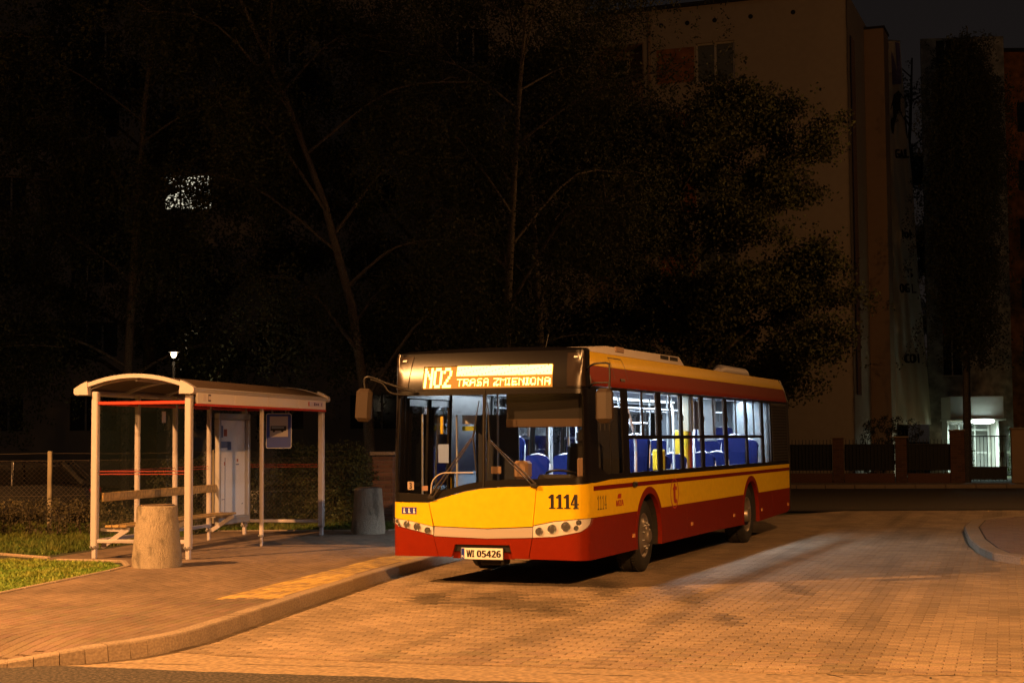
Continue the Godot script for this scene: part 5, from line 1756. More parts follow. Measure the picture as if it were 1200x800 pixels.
# ---------------------------------------------------------------- bins, hedge, fences
func stone_bin(label: String, at: Vector3, r_top: float, r_bot: float, h: float, sd: int) -> void:
	var t := thing("concrete_bin", label, "litter bin", at, sd * 1.3, "concrete litter bins")
	var nz := FastNoiseLite.new()
	nz.seed = sd
	nz.frequency = 1.6
	var q := MB.new()
	var prof := [[r_bot * 0.955, 0.0], [r_bot * 0.985, 0.02], [r_bot, 0.10], [lerpf(r_bot, r_top, 0.2), h * 0.28], [lerpf(r_bot, r_top, 0.55), h * 0.55], [lerpf(r_bot, r_top, 0.85), h * 0.8], [r_top + 0.006, h * 0.94], [r_top, h - 0.015], [r_top - 0.015, h], [r_top - 0.05, h], [r_top - 0.06, h - 0.02], [r_top - 0.07, h - 0.25], [0.0, h - 0.25]]
	var seg := 48
	var sub := []
	for i in prof.size() - 1:
		var k := 5 if prof[i + 1][1] - prof[i][1] > 0.1 else 1
		for j in k:
			sub.append(Vector2(lerpf(prof[i][0], prof[i + 1][0], float(j) / k), lerpf(prof[i][1], prof[i + 1][1], float(j) / k)))
	sub.append(Vector2(prof[-1][0], prof[-1][1]))
	# stained body: every vertex gets the tone of its patch of dirt
	for i in sub.size() - 1:
		for k in seg:
			var c4 := []
			var cols := []
			for j in [[0, 0], [1, 0], [1, 1], [0, 1]]:
				var p: Vector2 = sub[i + j[1]]
				var a: float = TAU * (k + j[0]) / seg
				c4.append(Vector3(cos(a) * p.x, p.y, sin(a) * p.x))
				var v := nz.get_noise_3d(cos(a) * 0.6, p.y * 0.9, sin(a) * 0.6) + 0.35 * nz.get_noise_3d(cos(a) * 3, p.y * 3, sin(a) * 3)
				var tone := lerpf(1.0, 0.5, smoothstep(0.17, 0.34, v)) * (1.0 + 0.25 * nz.get_noise_3d(cos(a) * 8, p.y * 8 + 30, sin(a) * 8))
				cols.append(Color(tone, tone, tone))
			var n0 := Vector3(c4[0].x, 0.12, c4[0].z).normalized()
			var n1 := Vector3(c4[1].x, 0.12, c4[1].z).normalized()
			if i >= sub.size() - 6:
				q.col = cols[0]
				q.quad(c4[0], c4[3], c4[2], c4[1])
			else:
				for o in [[0, 2, 1], [0, 3, 2]]:
					for ix in [o[0], o[2], o[1]]:
						q.col = cols[ix]
						q.vert(c4[ix], n0 if ix == 0 or ix == 3 else n1)
	part(t, "concrete_body", q.mesh(), M.exposed_aggregate)
	var rim := MB.new()
	rim.lathe([Vector2(r_top - 0.062, h - 0.2), Vector2(r_top - 0.05, h - 0.02), Vector2(r_top - 0.035, h + 0.012), Vector2(r_top - 0.06, h + 0.016), Vector2(r_top - 0.075, h - 0.02), Vector2(r_top - 0.08, h - 0.3)], 32)
	part(t, "steel_insert_rim", rim.mesh(), mat("rusty_steel", lin(0.10, 0.07, 0.05), 0.7, 0.4))

func leaf_clump(k: int, spread: float, size: float, sd: int, narrow := 0.55) -> ArrayMesh:
	var r := RandomNumberGenerator.new()
	r.seed = sd
	var q := MB.new()
	for i in k:
		var d := Vector3(r.randfn(), r.randfn(), r.randfn()).normalized()
		var o := d * spread * pow(r.randf(), 0.5)
		var x := Vector3(r.randfn(), r.randfn() * 0.6 - 0.4, r.randfn()).normalized()
		var y := x.cross(Vector3(r.randfn(), r.randfn(), r.randfn())).normalized()
		var z := x.cross(y)
		var s := size * r.randf_range(0.7, 1.3)
		var a := o - x * s * 0.5
		var b := o + x * s * 0.5
		var m1 := o + y * s * narrow * 0.5 + z * s * 0.06
		var m2 := o - y * s * narrow * 0.5 + z * s * 0.06
		var g := r.randf_range(0.75, 1.25)
		q.col = Color(g, g, g * r.randf_range(0.8, 1.1))
		q.tri(a, m2, b); q.tri(a, b, m1)
	return q.mesh()

func bush(called: String, label: String, category: String, at: Vector3, size: Vector3, count: int, sd: int, tone: Color, leaf := 0.06, turn := 0.0, group := "") -> Node3D:
	var t := thing(called, label, category, at, turn, group)
	var r := RandomNumberGenerator.new()
	r.seed = sd
	var where := []
	var cols := []
	var nz := FastNoiseLite.new()
	nz.seed = sd
	nz.frequency = 1.1
	while where.size() < count:
		var p := Vector3(r.randf_range(-1, 1), r.randf(), r.randf_range(-1, 1))
		var w := p * Vector3(size.x / 2, size.y, size.z / 2)
		var edge := 1.0 + 0.5 * nz.get_noise_3dv(w * 1.4)
		var e := maxf(pow(absf(p.x), 6) + pow(absf(p.z), 4), 0) + pow(p.y, 6)
		if e > edge * edge * 0.9 or r.randf() > 0.35 + e:
			continue
		where.append(Transform3D(Basis.from_euler(Vector3(r.randf() * TAU, r.randf() * TAU, r.randf() * TAU)), w + Vector3(0, 0.04, 0)))
		var g := r.randf_range(0.7, 1.3)
		cols.append(Color(tone.r * g, tone.g * g, tone.b * g))
	var fo := many(t, "foliage", leaf_clump(9, 0.11, leaf, sd), M.leaf, where, cols)
	fo.set_meta("kind", "stuff")
	var st := MB.new()
	for k in 5:
		var x := lerpf(-size.x * 0.4, size.x * 0.4, k / 4.0)
		st.tube([Vector3(x, -0.05, 0), Vector3(x + r.randf_range(-0.1, 0.1), size.y * 0.5, r.randf_range(-0.1, 0.1)), Vector3(x + r.randf_range(-0.2, 0.2), size.y * 0.85, r.randf_range(-0.15, 0.15))], [0.02, 0.014, 0.006], 5)
	part(t, "stems", st.mesh(), M.bark)
	return t

func small_things() -> void:
	stone_bin("sandy exposed-aggregate concrete bin in front of the shelter's near end", W(-4.69, 0.13, 20.62), 0.262, 0.325, 0.80, 4)
	stone_bin("stained grey concrete bin behind the shelter beside the bus", W(-2.55, 0.13, 27.55), 0.240, 0.300, 0.80, 9)


func left_background() -> void:
	# chain-link fence along the plot
	var line := [Vector2(-16, 26.0), Vector2(-12.3, 27.0), Vector2(-8.3, 28.0), Vector2(-5.6, 29.3), Vector2(-2.75, 30.8)]
	var fence := thing("chain_link_fence", "rusty chain-link fence with concrete posts behind the shelter", "fence", Vector3(0, 0.11, 0))
	var wire := mat("fence_wire", lin(0.09, 0.07, 0.05), 0.8, 0.2)
	for i in line.size() - 1:
		var a: Vector2 = line[i]
		var b: Vector2 = line[i + 1]
		var len := a.distance_to(b)
		var q := MB.new()
		var h := 1.30
		var step := 0.085
		var at := func(s: float, y: float) -> Vector3:
			var p := a.lerp(b, clampf(s / len, 0, 1))
			return Vector3(p.x, y, -p.y)
		var k := -h
		while k < len:
			for dir in [1, -1]:
				# a wire going up to the right (or left), clipped to the panel
				var s0 := k
				var s1 := k + h
				var y0 := 0.03 if dir > 0 else h + 0.03
				var y1 := h + 0.03 if dir > 0 else 0.03
				var c0 := maxf(s0, 0.0)
				var c1 := minf(s1, len)
				if c1 - c0 < 0.02:
					continue
				q.tube([at.call(c0, lerpf(y0, y1, (c0 - s0) / h)), at.call(c1, lerpf(y0, y1, (c1 - s0) / h))], 0.0022, 3, false)
			k += step
		for y in [0.05, 0.7, 1.33]:
			q.tube([at.call(0, y), at.call(len, y)], 0.003, 4, false)
		part(fence, "wire_mesh", q.mesh(), wire)
		tb(fence, "barbed_wire", [at.call(0, 1.46), at.call(len * 0.5, 1.44), at.call(len, 1.46)], 0.003, wire, 4)
	for p in line.slice(0, 4):
		bx(fence, "post", Vector3(p.x, 0.74, -p.y), Vector3(0.075, 1.52, 0.075), mat("post_concrete", lin(0.26, 0.22, 0.15), 0.9), 0.012)
	# brick gate pillar at the end of the fence
	var pil := thing("brick_pillar", "weathered brick pillar with a cap between the hedge and the bus", "pillar", W(-2.52, 0.11, 30.9), deg_to_rad(-12))
	bricks(pil, 0.42, 1.34, 0.42, 3)
	bx(pil, "cap_slab", Vector3(0, 1.395, 0), Vector3(0.52, 0.07, 0.52), M.kerb_concrete, 0.015)
	bush("hedge", "dense green hedge behind the shelter's far end", "hedge", W(-3.75, 0.11, 30.9), Vector3(2.2, 1.55, 0.9), 1500, 31, Color(0.034, 0.045, 0.012), 0.055, deg_to_rad(-20))
	bush("hedge", "overgrown hedge behind the timetable case", "hedge", W(-5.9, 0.11, 30.2), Vector3(2.4, 1.35, 0.9), 1100, 37, Color(0.026, 0.032, 0.010), 0.055, deg_to_rad(-24))
	bush("weeds", "tangle of dry weeds at the foot of the fence post", "plant", W(-8.0, 0.11, 27.4), Vector3(2.6, 0.62, 0.8), 420, 51, Color(0.055, 0.045, 0.018), 0.05, deg_to_rad(-14))
	bush("weeds", "tall dry weeds by the fence at the left edge", "plant", W(-9.4, 0.11, 26.6), Vector3(1.1, 0.95, 0.7), 330, 52, Color(0.12, 0.085, 0.03), 0.05)
	bush("weeds", "low weeds growing behind the shelter bench", "plant", W(-6.4, 0.11, 28.2), Vector3(1.6, 0.42, 0.7), 240, 53, Color(0.05, 0.048, 0.018), 0.05)
	parked_car("dark parked car with curved roof behind the fence at the left edge", W(-10.6, 0.0, 32.2), deg_to_rad(8), lin(0.010, 0.009, 0.010), 1.0)
	parked_car("dark parked car seen through the shelter's back glass", W(-6.3, 0.0, 34.0), deg_to_rad(100), lin(0.014, 0.012, 0.012), 1.0)
	# far block with the one lit window
	var bl := thing("apartment_block", "dark apartment block behind the left trees with one lit window", "building", W(-15.05, 0, 60))
	part(bl, "wall", (func() -> ArrayMesh:
		var q := MB.new()
		var hl := []
		for fl in 6:
			for c in 9:
				hl.append(rect(-16.4 + c * 3.6, 2.2 + fl * 2.85, -14.6 + c * 3.6, 3.5 + fl * 2.85))
		q.patch(rect(-18, 0, 18, 19.5), func(p: Vector2) -> Vector3: return Vector3(p.x, p.y, 0), 1.3, 0.25, 0.0, false, hl)
		q.box(Vector3(0, 9.25, -6), Vector3(36, 18.5, 11))
		return q.mesh()).call(), mat("block_wall", lin(0.30, 0.27, 0.23), 0.95))
	var lit := mat("lit_window", lin(0.6, 0.6, 0.55), 0.6)
	lit.emission_enabled = true
	lit.emission = Color(0.98, 0.95, 0.84)
	lit.emission_energy_multiplier = 0.17
	for fl in 6:
		for c in 9:
			var on: bool = fl == 3 and c == 5
			var x := -15.5 + c * 3.6
			var y := 2.85 + fl * 2.85
			var w := node_part(bl, "window", Vector3(x, y, -0.14))
			bx(w, "lit_pane" if on else "pane", Vector3.ZERO, Vector3(1.8, 1.3, 0.02), lit if on else mat("night_pane", lin(0.012, 0.013, 0.016), 0.08))
			for e in [-0.31, 0.31]:
				bx(w, "frame_bar", Vector3(e, 0, 0.025), Vector3(0.07, 1.3, 0.04), mat("window_frame", lin(0.35, 0.33, 0.30), 0.6))
	# the small bright lamp seen over the shelter
	var pl := thing("park_lamp", "small bright lamp on a thin pole seen above the shelter roof", "street lamp", W(-7.40, 0, 34.0))
	tb(pl, "pole", [Vector3.ZERO, Vector3(0, 3.5, 0)], [0.05, 0.035], M.lamp_metal, 8)
	var em := mat("white_lamp_glow", lin(1, 0.9, 0.8), 0.4)
	em.emission_enabled = true
	em.emission = Color(1.0, 0.88, 0.68)
	em.emission_energy_multiplier = 6.0
	var gl := MB.new()
	gl.lathe([Vector2(0.0, -0.07), Vector2(0.04, -0.055), Vector2(0.06, 0.0), Vector2(0.05, 0.05), Vector2(0.0, 0.06)], 14, Transform3D(Basis(), Vector3(0, 3.66, 0)))
	part(pl, "lamp_globe", gl.mesh(), em)
	var cap := MB.new()
	cap.lathe([Vector2(0.11, 0.05), Vector2(0.09, 0.09), Vector2(0.0, 0.12)], 14, Transform3D(Basis(), Vector3(0, 3.66, 0)))
	part(pl, "lamp_hood", cap.mesh(), M.lamp_metal)
	var o := OmniLight3D.new()
	o.name = "lamp_light"
	o.light_energy = 0.12
	o.light_color = Color(1.0, 0.9, 0.75)
	o.light_size = 0.1
	o.omni_range = 40.0
	o.omni_attenuation = 2.0
	o.shadow_enabled = true
	pl.add_child(o)
	o.position = Vector3(0, 3.66, 0)

func bricks(parent: Node3D, w: float, h: float, dp: float, sd: int) -> void:
	var r := RandomNumberGenerator.new()
	r.seed = sd
	bx(parent, "mortar_core", Vector3(0, h / 2, 0), Vector3(w - 0.03, h, dp - 0.03), mat("mortar", lin(0.16, 0.13, 0.10), 1.0))
	var rows := int(h / 0.075)
	var base: StandardMaterial3D = M.brick
	for j in rows:
		var y := (j + 0.5) * h / rows
		for f in 4:
			var along := w if f % 2 == 0 else dp
			var across := dp if f % 2 == 0 else w
			var off := 0.12 if (j + f) % 2 == 0 else 0.0
			var s := -along / 2 + (off if off > 0 else 0.0)
			if off > 0:
				brick(parent, f, -along / 2 + off / 2, y, across, off - 0.012, h / rows - 0.012, r)
			while s < along / 2 - 0.04:
				var e := minf(s + 0.25, along / 2)
				brick(parent, f, (s + e) / 2, y, across, e - s - 0.012, h / rows - 0.012, r)
				s = e

func brick(parent: Node3D, face: int, s: float, y: float, across: float, len: float, hh: float, r: RandomNumberGenerator) -> void:
	var b := Basis(Vector3.UP, face * PI / 2)
	var q := MB.new()
	var k := r.randf_range(0.7, 1.2)
	q.col = Color(k, k, k)
	q.box(b * Vector3(s, 0, across / 2 - 0.014 + r.randf_range(-0.002, 0.003)) + Vector3(0, y, 0), Vector3(len, hh, 0.03), b, 0.004)
	part(parent, "brick", q.mesh(), M.brick)

func parked_car(label: String, at: Vector3, turn: float, color: Color, sc: float) -> void:
	var t := thing("parked_car", label, "car", at, turn, "cars parked behind the fence")
	var pm := mat("car_paint_%d" % int(at.x * 10), color, 0.25)
	pm.clearcoat_enabled = true
	pm.clearcoat = 0.8
	pm.clearcoat_roughness = 0.06
	# side outline along x, lofted over the width with tumblehome
	var low := V([-2.0, 0.30, -1.95, 0.62, -1.80, 0.80, -1.0, 0.90, 1.2, 0.93, 1.92, 0.86, 2.02, 0.60, 1.98, 0.30] )
	var body := MB.new()
	var secs := [[-0.84, 0.94], [-0.80, 0.985], [-0.70, 1.0], [0.70, 1.0], [0.80, 0.985], [0.84, 0.94]]
	for i in secs.size() - 1:
		for k in low.size():
			var a := low[k]
			var b := low[(k + 1) % low.size()]
			var f := func(p: Vector2, s: Array) -> Vector3: return Vector3(p.x * s[1], 0.6 + (p.y - 0.6) * s[1], s[0])
			body.cquad(f.call(a, secs[i]), f.call(b, secs[i]), f.call(b, secs[i + 1]), f.call(a, secs[i + 1]), Vector3(0, 0.6, 0))
	for s in [secs[0], secs[-1]]:
		for k in range(1, low.size() - 1):
			body.ctri(Vector3(low[0].x * s[1], 0.6 + (low[0].y - 0.6) * s[1], s[0]), Vector3(low[k].x * s[1], 0.6 + (low[k].y - 0.6) * s[1], s[0]), Vector3(low[k + 1].x * s[1], 0.6 + (low[k + 1].y - 0.6) * s[1], s[0]), Vector3(0, 0.6, 0))
	part(t, "body", body.mesh(), pm)
	var roofp := [[-0.55, 1.36], [-0.2, 1.42], [0.5, 1.43], [1.1, 1.38], [1.35, 1.33]]
	var rf := MB.new()
	for i in roofp.size() - 1:
		rf.cquad(Vector3(roofp[i][0], roofp[i][1], -0.58), Vector3(roofp[i + 1][0], roofp[i + 1][1], -0.58), Vector3(roofp[i + 1][0], roofp[i + 1][1], 0.58), Vector3(roofp[i][0], roofp[i][1], 0.58), Vector3(0.4, 1, 0))
		for z in [-1, 1]:
			rf.cquad(Vector3(roofp[i][0], roofp[i][1], z * 0.58), Vector3(roofp[i + 1][0], roofp[i + 1][1], z * 0.58), Vector3(roofp[i + 1][0], roofp[i + 1][1] - 0.06, z * 0.64), Vector3(roofp[i][0], roofp[i][1] - 0.06, z * 0.64), Vector3(0.4, 1, 0))
	part(t, "roof", rf.mesh(), pm)
	var gm: StandardMaterial3D = M.dark_glass
	var fr := MB.new()
	fr.quad(Vector3(-1.15, 0.90, -0.72), Vector3(-1.15, 0.90, 0.72), Vector3(-0.57, 1.35, 0.57), Vector3(-0.57, 1.35, -0.57))
	part(t, "windscreen", fr.mesh(), gm)
	var rr := MB.new()
	rr.quad(Vector3(1.80, 0.92, 0.70), Vector3(1.80, 0.92, -0.70), Vector3(1.36, 1.32, -0.56), Vector3(1.36, 1.32, 0.56))
	part(t, "rear_window", rr.mesh(), gm)
	for z in [-1, 1]:
		var sw := MB.new()
		sw.cquad(Vector3(-1.10, 0.90, z * 0.76), Vector3(1.75, 0.92, z * 0.76), Vector3(1.33, 1.28, z * 0.63), Vector3(-0.56, 1.31, z * 0.63), Vector3(0, 1, 0))
		part(t, "side_window", sw.mesh(), gm)
		tb(t, "pillar", [Vector3(-1.15, 0.90, z * 0.76), Vector3(-0.57, 1.36, z * 0.60)], 0.03, M.black_rubber, 6)
		tb(t, "pillar", [Vector3(0.4, 0.90, z * 0.77), Vector3(0.38, 1.38, z * 0.63)], 0.035, pm, 6)
		tb(t, "pillar", [Vector3(1.78, 0.92, z * 0.74), Vector3(1.36, 1.34, z * 0.60)], 0.05, M.black_rubber, 6)
		bx(t, "wing_mirror", Vector3(-0.95, 0.98, z * 0.94), Vector3(0.10, 0.11, 0.18), pm, 0.03)
		bx(t, "headlight", Vector3(-1.90, 0.68, z * 0.62), Vector3(0.12, 0.13, 0.30), M.headlight_housing, 0.03)
		bx(t, "tail_light", Vector3(1.93, 0.74, z * 0.68), Vector3(0.10, 0.16, 0.18), mat("tail_red", lin(0.3, 0.01, 0.01), 0.2), 0.02)
		for x in [-1.25, 1.3]:
			var w := MB.new()
			w.lathe([Vector2(0.0, 0.02), Vector2(0.2, 0.02), Vector2(0.22, 0.05), Vector2(0.30, 0.05), Vector2(0.31, -0.12), Vector2(0.2, -0.13)], 20, Transform3D(Basis(Vector3.RIGHT, z * PI / 2), Vector3(x, 0.31, z * 0.80)))
			part(t, "wheel", w.mesh(), M.black_rubber)


# ---------------------------------------------------------------- buildings and fence on the right
func right_background() -> void:
	# facade frame: s runs left from the corner along the wall, y up; the corner is at (13.95, 63.6)
	var K := Vector2(13.95, 63.6)
	var el := Vector2(-0.937, 0.35)
	var back := Vector2(0.35, 0.937)
	var fac := func(p: Vector2) -> Vector3: return Vector3(K.x + el.x * p.x, p.y, -(K.y + el.y * p.x))
	var b := thing("apartment_building", "tall cream apartment building with loggias behind the maple tree", "building")
	var holes := []
	var wins := []
	var logs := []
	for fl in 7:
		var y := 17.0 - fl * 2.8
		if y < 0.6:
			continue
		wins.append([4.72, y - 0.10, 6.42, y + 1.62])
		wins.append([1.2, y - 0.10, 2.6, y + 1.62] if fl > 6 else [13.0, y - 0.1, 14.6, y + 1.6])
		logs.append([8.75, y - 0.75, 10.85, y + 1.85])
		logs.append([16.2, y - 0.75, 18.3, y + 1.85])
	for w in wins + logs:
		holes.append(rect(w[0], w[1], w[2], w[3]))
	var q := MB.new()
	q.patch(rect(0, 0, 26, 20.25), fac, 1.2, 0.25, 0.0, true, holes)
	part(b, "wall", q.mesh(), M.plaster_cream)
	var fl2 := func(s: float, y: float, o: float) -> Vector3: return fac.call(Vector2(s, y)) + Vector3(-back.x, 0, back.y) * o
	var bas := Basis(Vector3(-el.x, 0, el.y), Vector3.UP, Vector3(-back.x, 0, back.y))
	for w in wins:
		var n := node_part(b, "window")
		var c: Vector3 = fl2.call((w[0] + w[2]) / 2, (w[1] + w[3]) / 2, -0.17)
		var ww: float = w[2] - w[0]
		var hh: float = w[3] - w[1]
		bx(n, "pane", c, Vector3(ww, hh, 0.02), mat("curtained_pane", lin(0.14, 0.15, 0.13), 0.12), 0.0, bas)
		for e in [-0.5, 0.0, 0.5]:
			bx(n, "frame_bar", c + bas * Vector3(e * (ww - 0.08), 0, 0.03), Vector3(0.09, hh, 0.05), mat("frame_cream", lin(0.55, 0.50, 0.42), 0.6), 0.0, bas)
		for e in [-0.5, 0.5]:
			bx(n, "frame_bar", c + bas * Vector3(0, e * (hh - 0.08), 0.03), Vector3(ww, 0.08, 0.045), M.frame_cream, 0.0, bas)
		bx(n, "sill", c + bas * Vector3(0, -hh / 2 - 0.03, 0.22), Vector3(ww + 0.1, 0.05, 0.18), M.frame_cream, 0.0, bas)
	for w in wins:
		if w[0] < 6.0 and w[0] > 4.0:
			bx(b, "orange_panel", fl2.call(7.3, (w[1] + w[3]) / 2 - 0.02, 0.012), Vector3(1.66, 1.5, 0.02), M.plaster_orange, 0.0, bas)
	for w in logs:
		var n := node_part(b, "loggia")
		var c: Vector3 = fl2.call((w[0] + w[2]) / 2, (w[1] + w[3]) / 2, -1.1)
		bx(n, "recess_wall", c, Vector3(2.3, 2.6, 0.06), M.plaster_brown, 0.0, bas)
		for e in [-1, 1]:
			bx(n, "side_wall", c + bas * Vector3(e * 1.06, 0, 0.55), Vector3(0.05, 2.6, 1.1), M.plaster_brown, 0.0, bas)
			bx(n, "slab", c + bas * Vector3(0, e * 1.31, 0.55), Vector3(2.2, 0.06, 1.1), M.plaster_brown, 0.0, bas)
		bx(n, "balcony_door", c + bas * Vector3(-0.45, -0.15, 0.05), Vector3(0.95, 2.1, 0.04), mat("night_pane2", lin(0.02, 0.02, 0.024), 0.1), 0.0, bas)
		bx(n, "door_frame", c + bas * Vector3(0.1, 0.1, 0.06), Vector3(0.10, 2.2, 0.05), M.frame_cream, 0.0, bas)
		bx(n, "transom", c + bas * Vector3(-0.5, 0.35, 0.08), Vector3(1.1, 0.09, 0.04), M.frame_cream, 0.0, bas)
		bx(n, "parapet", c + bas * Vector3(0, -0.80, 1.06), Vector3(2.08, 1.0, 0.07), M.plaster_brown, 0.0, bas)
	for s in [2.2, 4.0, 5.55, 6.75, 7.9, 11.0, 12.9]:
		var v := MB.new()
		v.lathe([Vector2(0.10, 0.0), Vector2(0.10, 0.02), Vector2(0.0, 0.02)], 12, Transform3D(Basis(bas.x, bas.z, -bas.y), fl2.call(s, 19.55 - (0.35 if s > 10 else 0.0), 0.0)))
		part(b, "vent_hole", v.mesh(), M.black_rubber)
	tb(b, "drainpipe", [fl2.call(8.45, 0.2, 0.06), fl2.call(8.45, 20.1, 0.06)], 0.06, M.plaster_brown, 8)
	bx(b, "roof_edge", fl2.call(13, 20.33, -0.1), Vector3(26.3, 0.16, 0.5), mat("roof_felt", lin(0.025, 0.022, 0.02), 0.9), 0.0, bas)
	# end wall running back from the corner, and the block's body
	var ew := MB.new()
	ew.patch(rect(0, 0, 13, 20.25), func(p: Vector2) -> Vector3: return Vector3(K.x + back.x * p.x, p.y, -(K.y + back.y * p.x)), 3.0, 0.2)
	part(b, "end_wall", ew.mesh(), M.plaster_cream)
	bx(b, "stair_glazing", fac.call(Vector2(0, 11)) + Vector3(back.x * 1.2, 0, -back.y * 1.2) + Vector3(0.06, 0, 0.02), Vector3(0.03, 15.0, 1.1), mat("stair_glass", lin(0.03, 0.03, 0.09), 0.1), 0.0, bas)
	# riser clad in brown beside the end wall and the banner beyond it
	var tw := thing("stair_tower", "narrow brown stair tower standing against the end wall", "tower", W(16.45, 0, 69.2))
	bx(tw, "shaft", Vector3(0, 9.95, 0), Vector3(0.95, 19.9, 1.6), M.plaster_brown, 0.0, bas)
	bx(tw, "shaft_cap", Vector3(0, 19.95, 0), Vector3(1.05, 0.1, 1.7), M.roof_felt, 0.0, bas)
	var ban := thing("hanging_banner", "tall pale advertising banner hung down the building's end", "banner", Vector3.ZERO)
	var bf := func(p: Vector2) -> Vector3:
		# p.x across 0..1, p.y height; loose cloth: folds near both edges, wider towards the foot
		var t := clampf((20.1 - p.y) / 17.8, 0.0, 1.0)
		var x0 := lerpf(16.72, 17.2, t)
		var x1 := lerpf(17.95, 19.05, t)
		var wob := 0.10 * sin(p.x * 9.0 + p.y * 0.35) + 0.07 * sin(p.x * 23.0 + p.y * 0.8)
		return Vector3(lerpf(x0, x1, p.x), p.y, -(70.5 + 0.35 * p.x) + wob)
	var cl := MB.new()
	cl.patch(rect(0, 2.3, 1, 19.9), bf, 0.12, 0.0, 0.01)
	cl.patch(rect(0, 2.3, 1, 19.9), bf, 0.12, 0.01, -0.01, true)
	part(ban, "cloth", cl.mesh(), mat("banner_cloth", lin(0.78, 0.74, 0.64), 0.8))
	var ink := mat("banner_ink", lin(0.015, 0.013, 0.013), 0.8)
	var pr := MB.new()
	pr.patch(V([0.42, 15.9, 0.50, 16.8, 0.62, 17.45, 0.80, 17.6, 0.95, 17.3, 0.99, 16.4, 0.97, 15.4, 0.93, 15.4, 0.90, 16.2, 0.78, 16.7, 0.60, 16.2, 0.55, 15.6, 0.48, 15.5]), bf, 0.2, 0.0, 0.03)
	part(ban, "printed_dark_shape", pr.mesh(), ink)
	var bl2 := MB.new()
	bl2.patch(rect(0.05, 17.9, 0.98, 19.85), bf, 0.2, 0.0, 0.025)
	part(ban, "printed_violet_field", bl2.mesh(), mat("banner_violet", lin(0.13, 0.11, 0.26), 0.8))
	for e in [["GAL", 14.7, 0.75, 0.4], ["Pols", 11.0, 0.75, 0.42], ["S", 9.2, 0.72, 0.18], ["OG", 8.5, 0.52, 0.26], ["L", 8.5, 0.80, 0.12], ["CO", 5.3, 0.55, 0.27], ["P", 5.3, 0.80, 0.12]]:
		text_on(ban, "printed_word", e[0], "Droid Sans", true, bf, Vector2(e[2], e[1]), Vector2(e[3], 0.42), ink, 0.03)
	tb(ban, "top_bar", [Vector3(16.7, 19.95, -70.45), Vector3(18.0, 19.95, -70.9)], 0.05, M.steel_grey, 8)
	# entrance wing with the lit porch
	var en := thing("entrance_wing", "pale stairwell wing with a white lit entrance porch", "building", W(21.0, 0, 72.4), deg_to_rad(-6))
	var eh := []
	for fl in 6:
		eh.append(rect(-0.9, 4.6 + fl * 2.8, -0.05, 6.4 + fl * 2.8))
	var wq := MB.new()
	wq.patch(rect(-1.6, 3.5, 2.2, 20.5), func(p: Vector2) -> Vector3: return Vector3(p.x, p.y, 0), 1.0, 0.2, 0.0, false, eh)
	wq.patch(rect(-1.6, 0, -0.85, 3.5), func(p: Vector2) -> Vector3: return Vector3(p.x, p.y, 0), 1.0, 0.2)
	wq.patch(rect(1.05, 0, 2.2, 3.5), func(p: Vector2) -> Vector3: return Vector3(p.x, p.y, 0), 1.0, 0.2)
	part(en, "wall", wq.mesh(), M.plaster_pale)
	for fl in 6:
		var wn := node_part(en, "window")
		bx(wn, "pane", Vector3(-0.475, 5.5 + fl * 2.8, -0.15), Vector3(0.85, 1.8, 0.02), M.night_pane2)
		bx(wn, "frame_bar", Vector3(-0.475, 5.5 + fl * 2.8, -0.12), Vector3(0.06, 1.8, 0.04), M.frame_cream)
		bx(wn, "sill", Vector3(-0.475, 4.57 + fl * 2.8, 0.05), Vector3(1.0, 0.05, 0.2), M.frame_cream)
		if fl < 5:
			bx(en, "orange_panel", Vector3(-0.475, 6.9 + fl * 2.8, 0.015), Vector3(0.85, 0.9, 0.02), M.plaster_orange)
	var white := mat("porch_white", lin(0.62, 0.65, 0.62), 0.7)
	bx(en, "porch_canopy", Vector3(0.1, 3.05, 1.3), Vector3(2.35, 1.0, 2.4), white, 0.02)
	bx(en, "porch_lip", Vector3(0.1, 2.50, 1.4), Vector3(2.45, 0.08, 2.6), white, 0.01)
	for e in [-1.0, 1.2]:
		bx(en, "porch_side", Vector3(e, 1.25, 0.75), Vector3(0.08, 2.5, 1.4), white)
	bx(en, "back_wall", Vector3(0.1, 1.3, -1.6), Vector3(2.6, 2.6, 0.1), white)
	bx(en, "step", Vector3(0.1, 0.06, 1.4), Vector3(2.3, 0.14, 2.4), M.apron_concrete)
	var dr := node_part(en, "entrance_door")
	bx(dr, "glass", Vector3(0.1, 1.2, -0.05), Vector3(1.9, 2.3, 0.02), M.glass)
	for x in [-0.85, -0.25, 0.1, 0.45, 1.05]:
		bx(dr, "frame_bar", Vector3(x, 1.22, -0.02), Vector3(0.06, 2.4, 0.06), mat("door_alu", lin(0.45, 0.47, 0.46), 0.4, 0.3))
	for y in [0.12, 1.0, 2.05, 2.4]:
		bx(dr, "frame_bar", Vector3(0.1, y, -0.018), Vector3(1.95, 0.06, 0.05), M.door_alu)
	var em := mat("porch_lamp_glow", lin(0.95, 1.0, 0.95), 0.4)
	em.emission_enabled = true
	em.emission = Color(0.92, 1.0, 0.95)
	em.emission_energy_multiplier = 4.0
	var lm := MB.new()
	lm.lathe([Vector2(0.0, -0.07), Vector2(0.12, -0.066), Vector2(0.21, -0.035), Vector2(0.24, 0.0), Vector2(0.24, 0.03), Vector2(0.0, 0.03)], 24, Transform3D(Basis().scaled(Vector3(2.2, 1.4, 1.0)), Vector3(0.3, 2.40, 2.62)))
	part(en, "porch_lamp", lm.mesh(), em)
	var al := AreaLight3D.new()
	al.name = "porch_light"
	al.area_size = Vector2(1.1, 0.2)
	al.light_color = Color(0.90, 1.0, 0.95)
	al.light_energy = 8.0
	al.area_range = 40.0
	al.area_attenuation = 2.0
	al.shadow_enabled = true
	en.add_child(al)
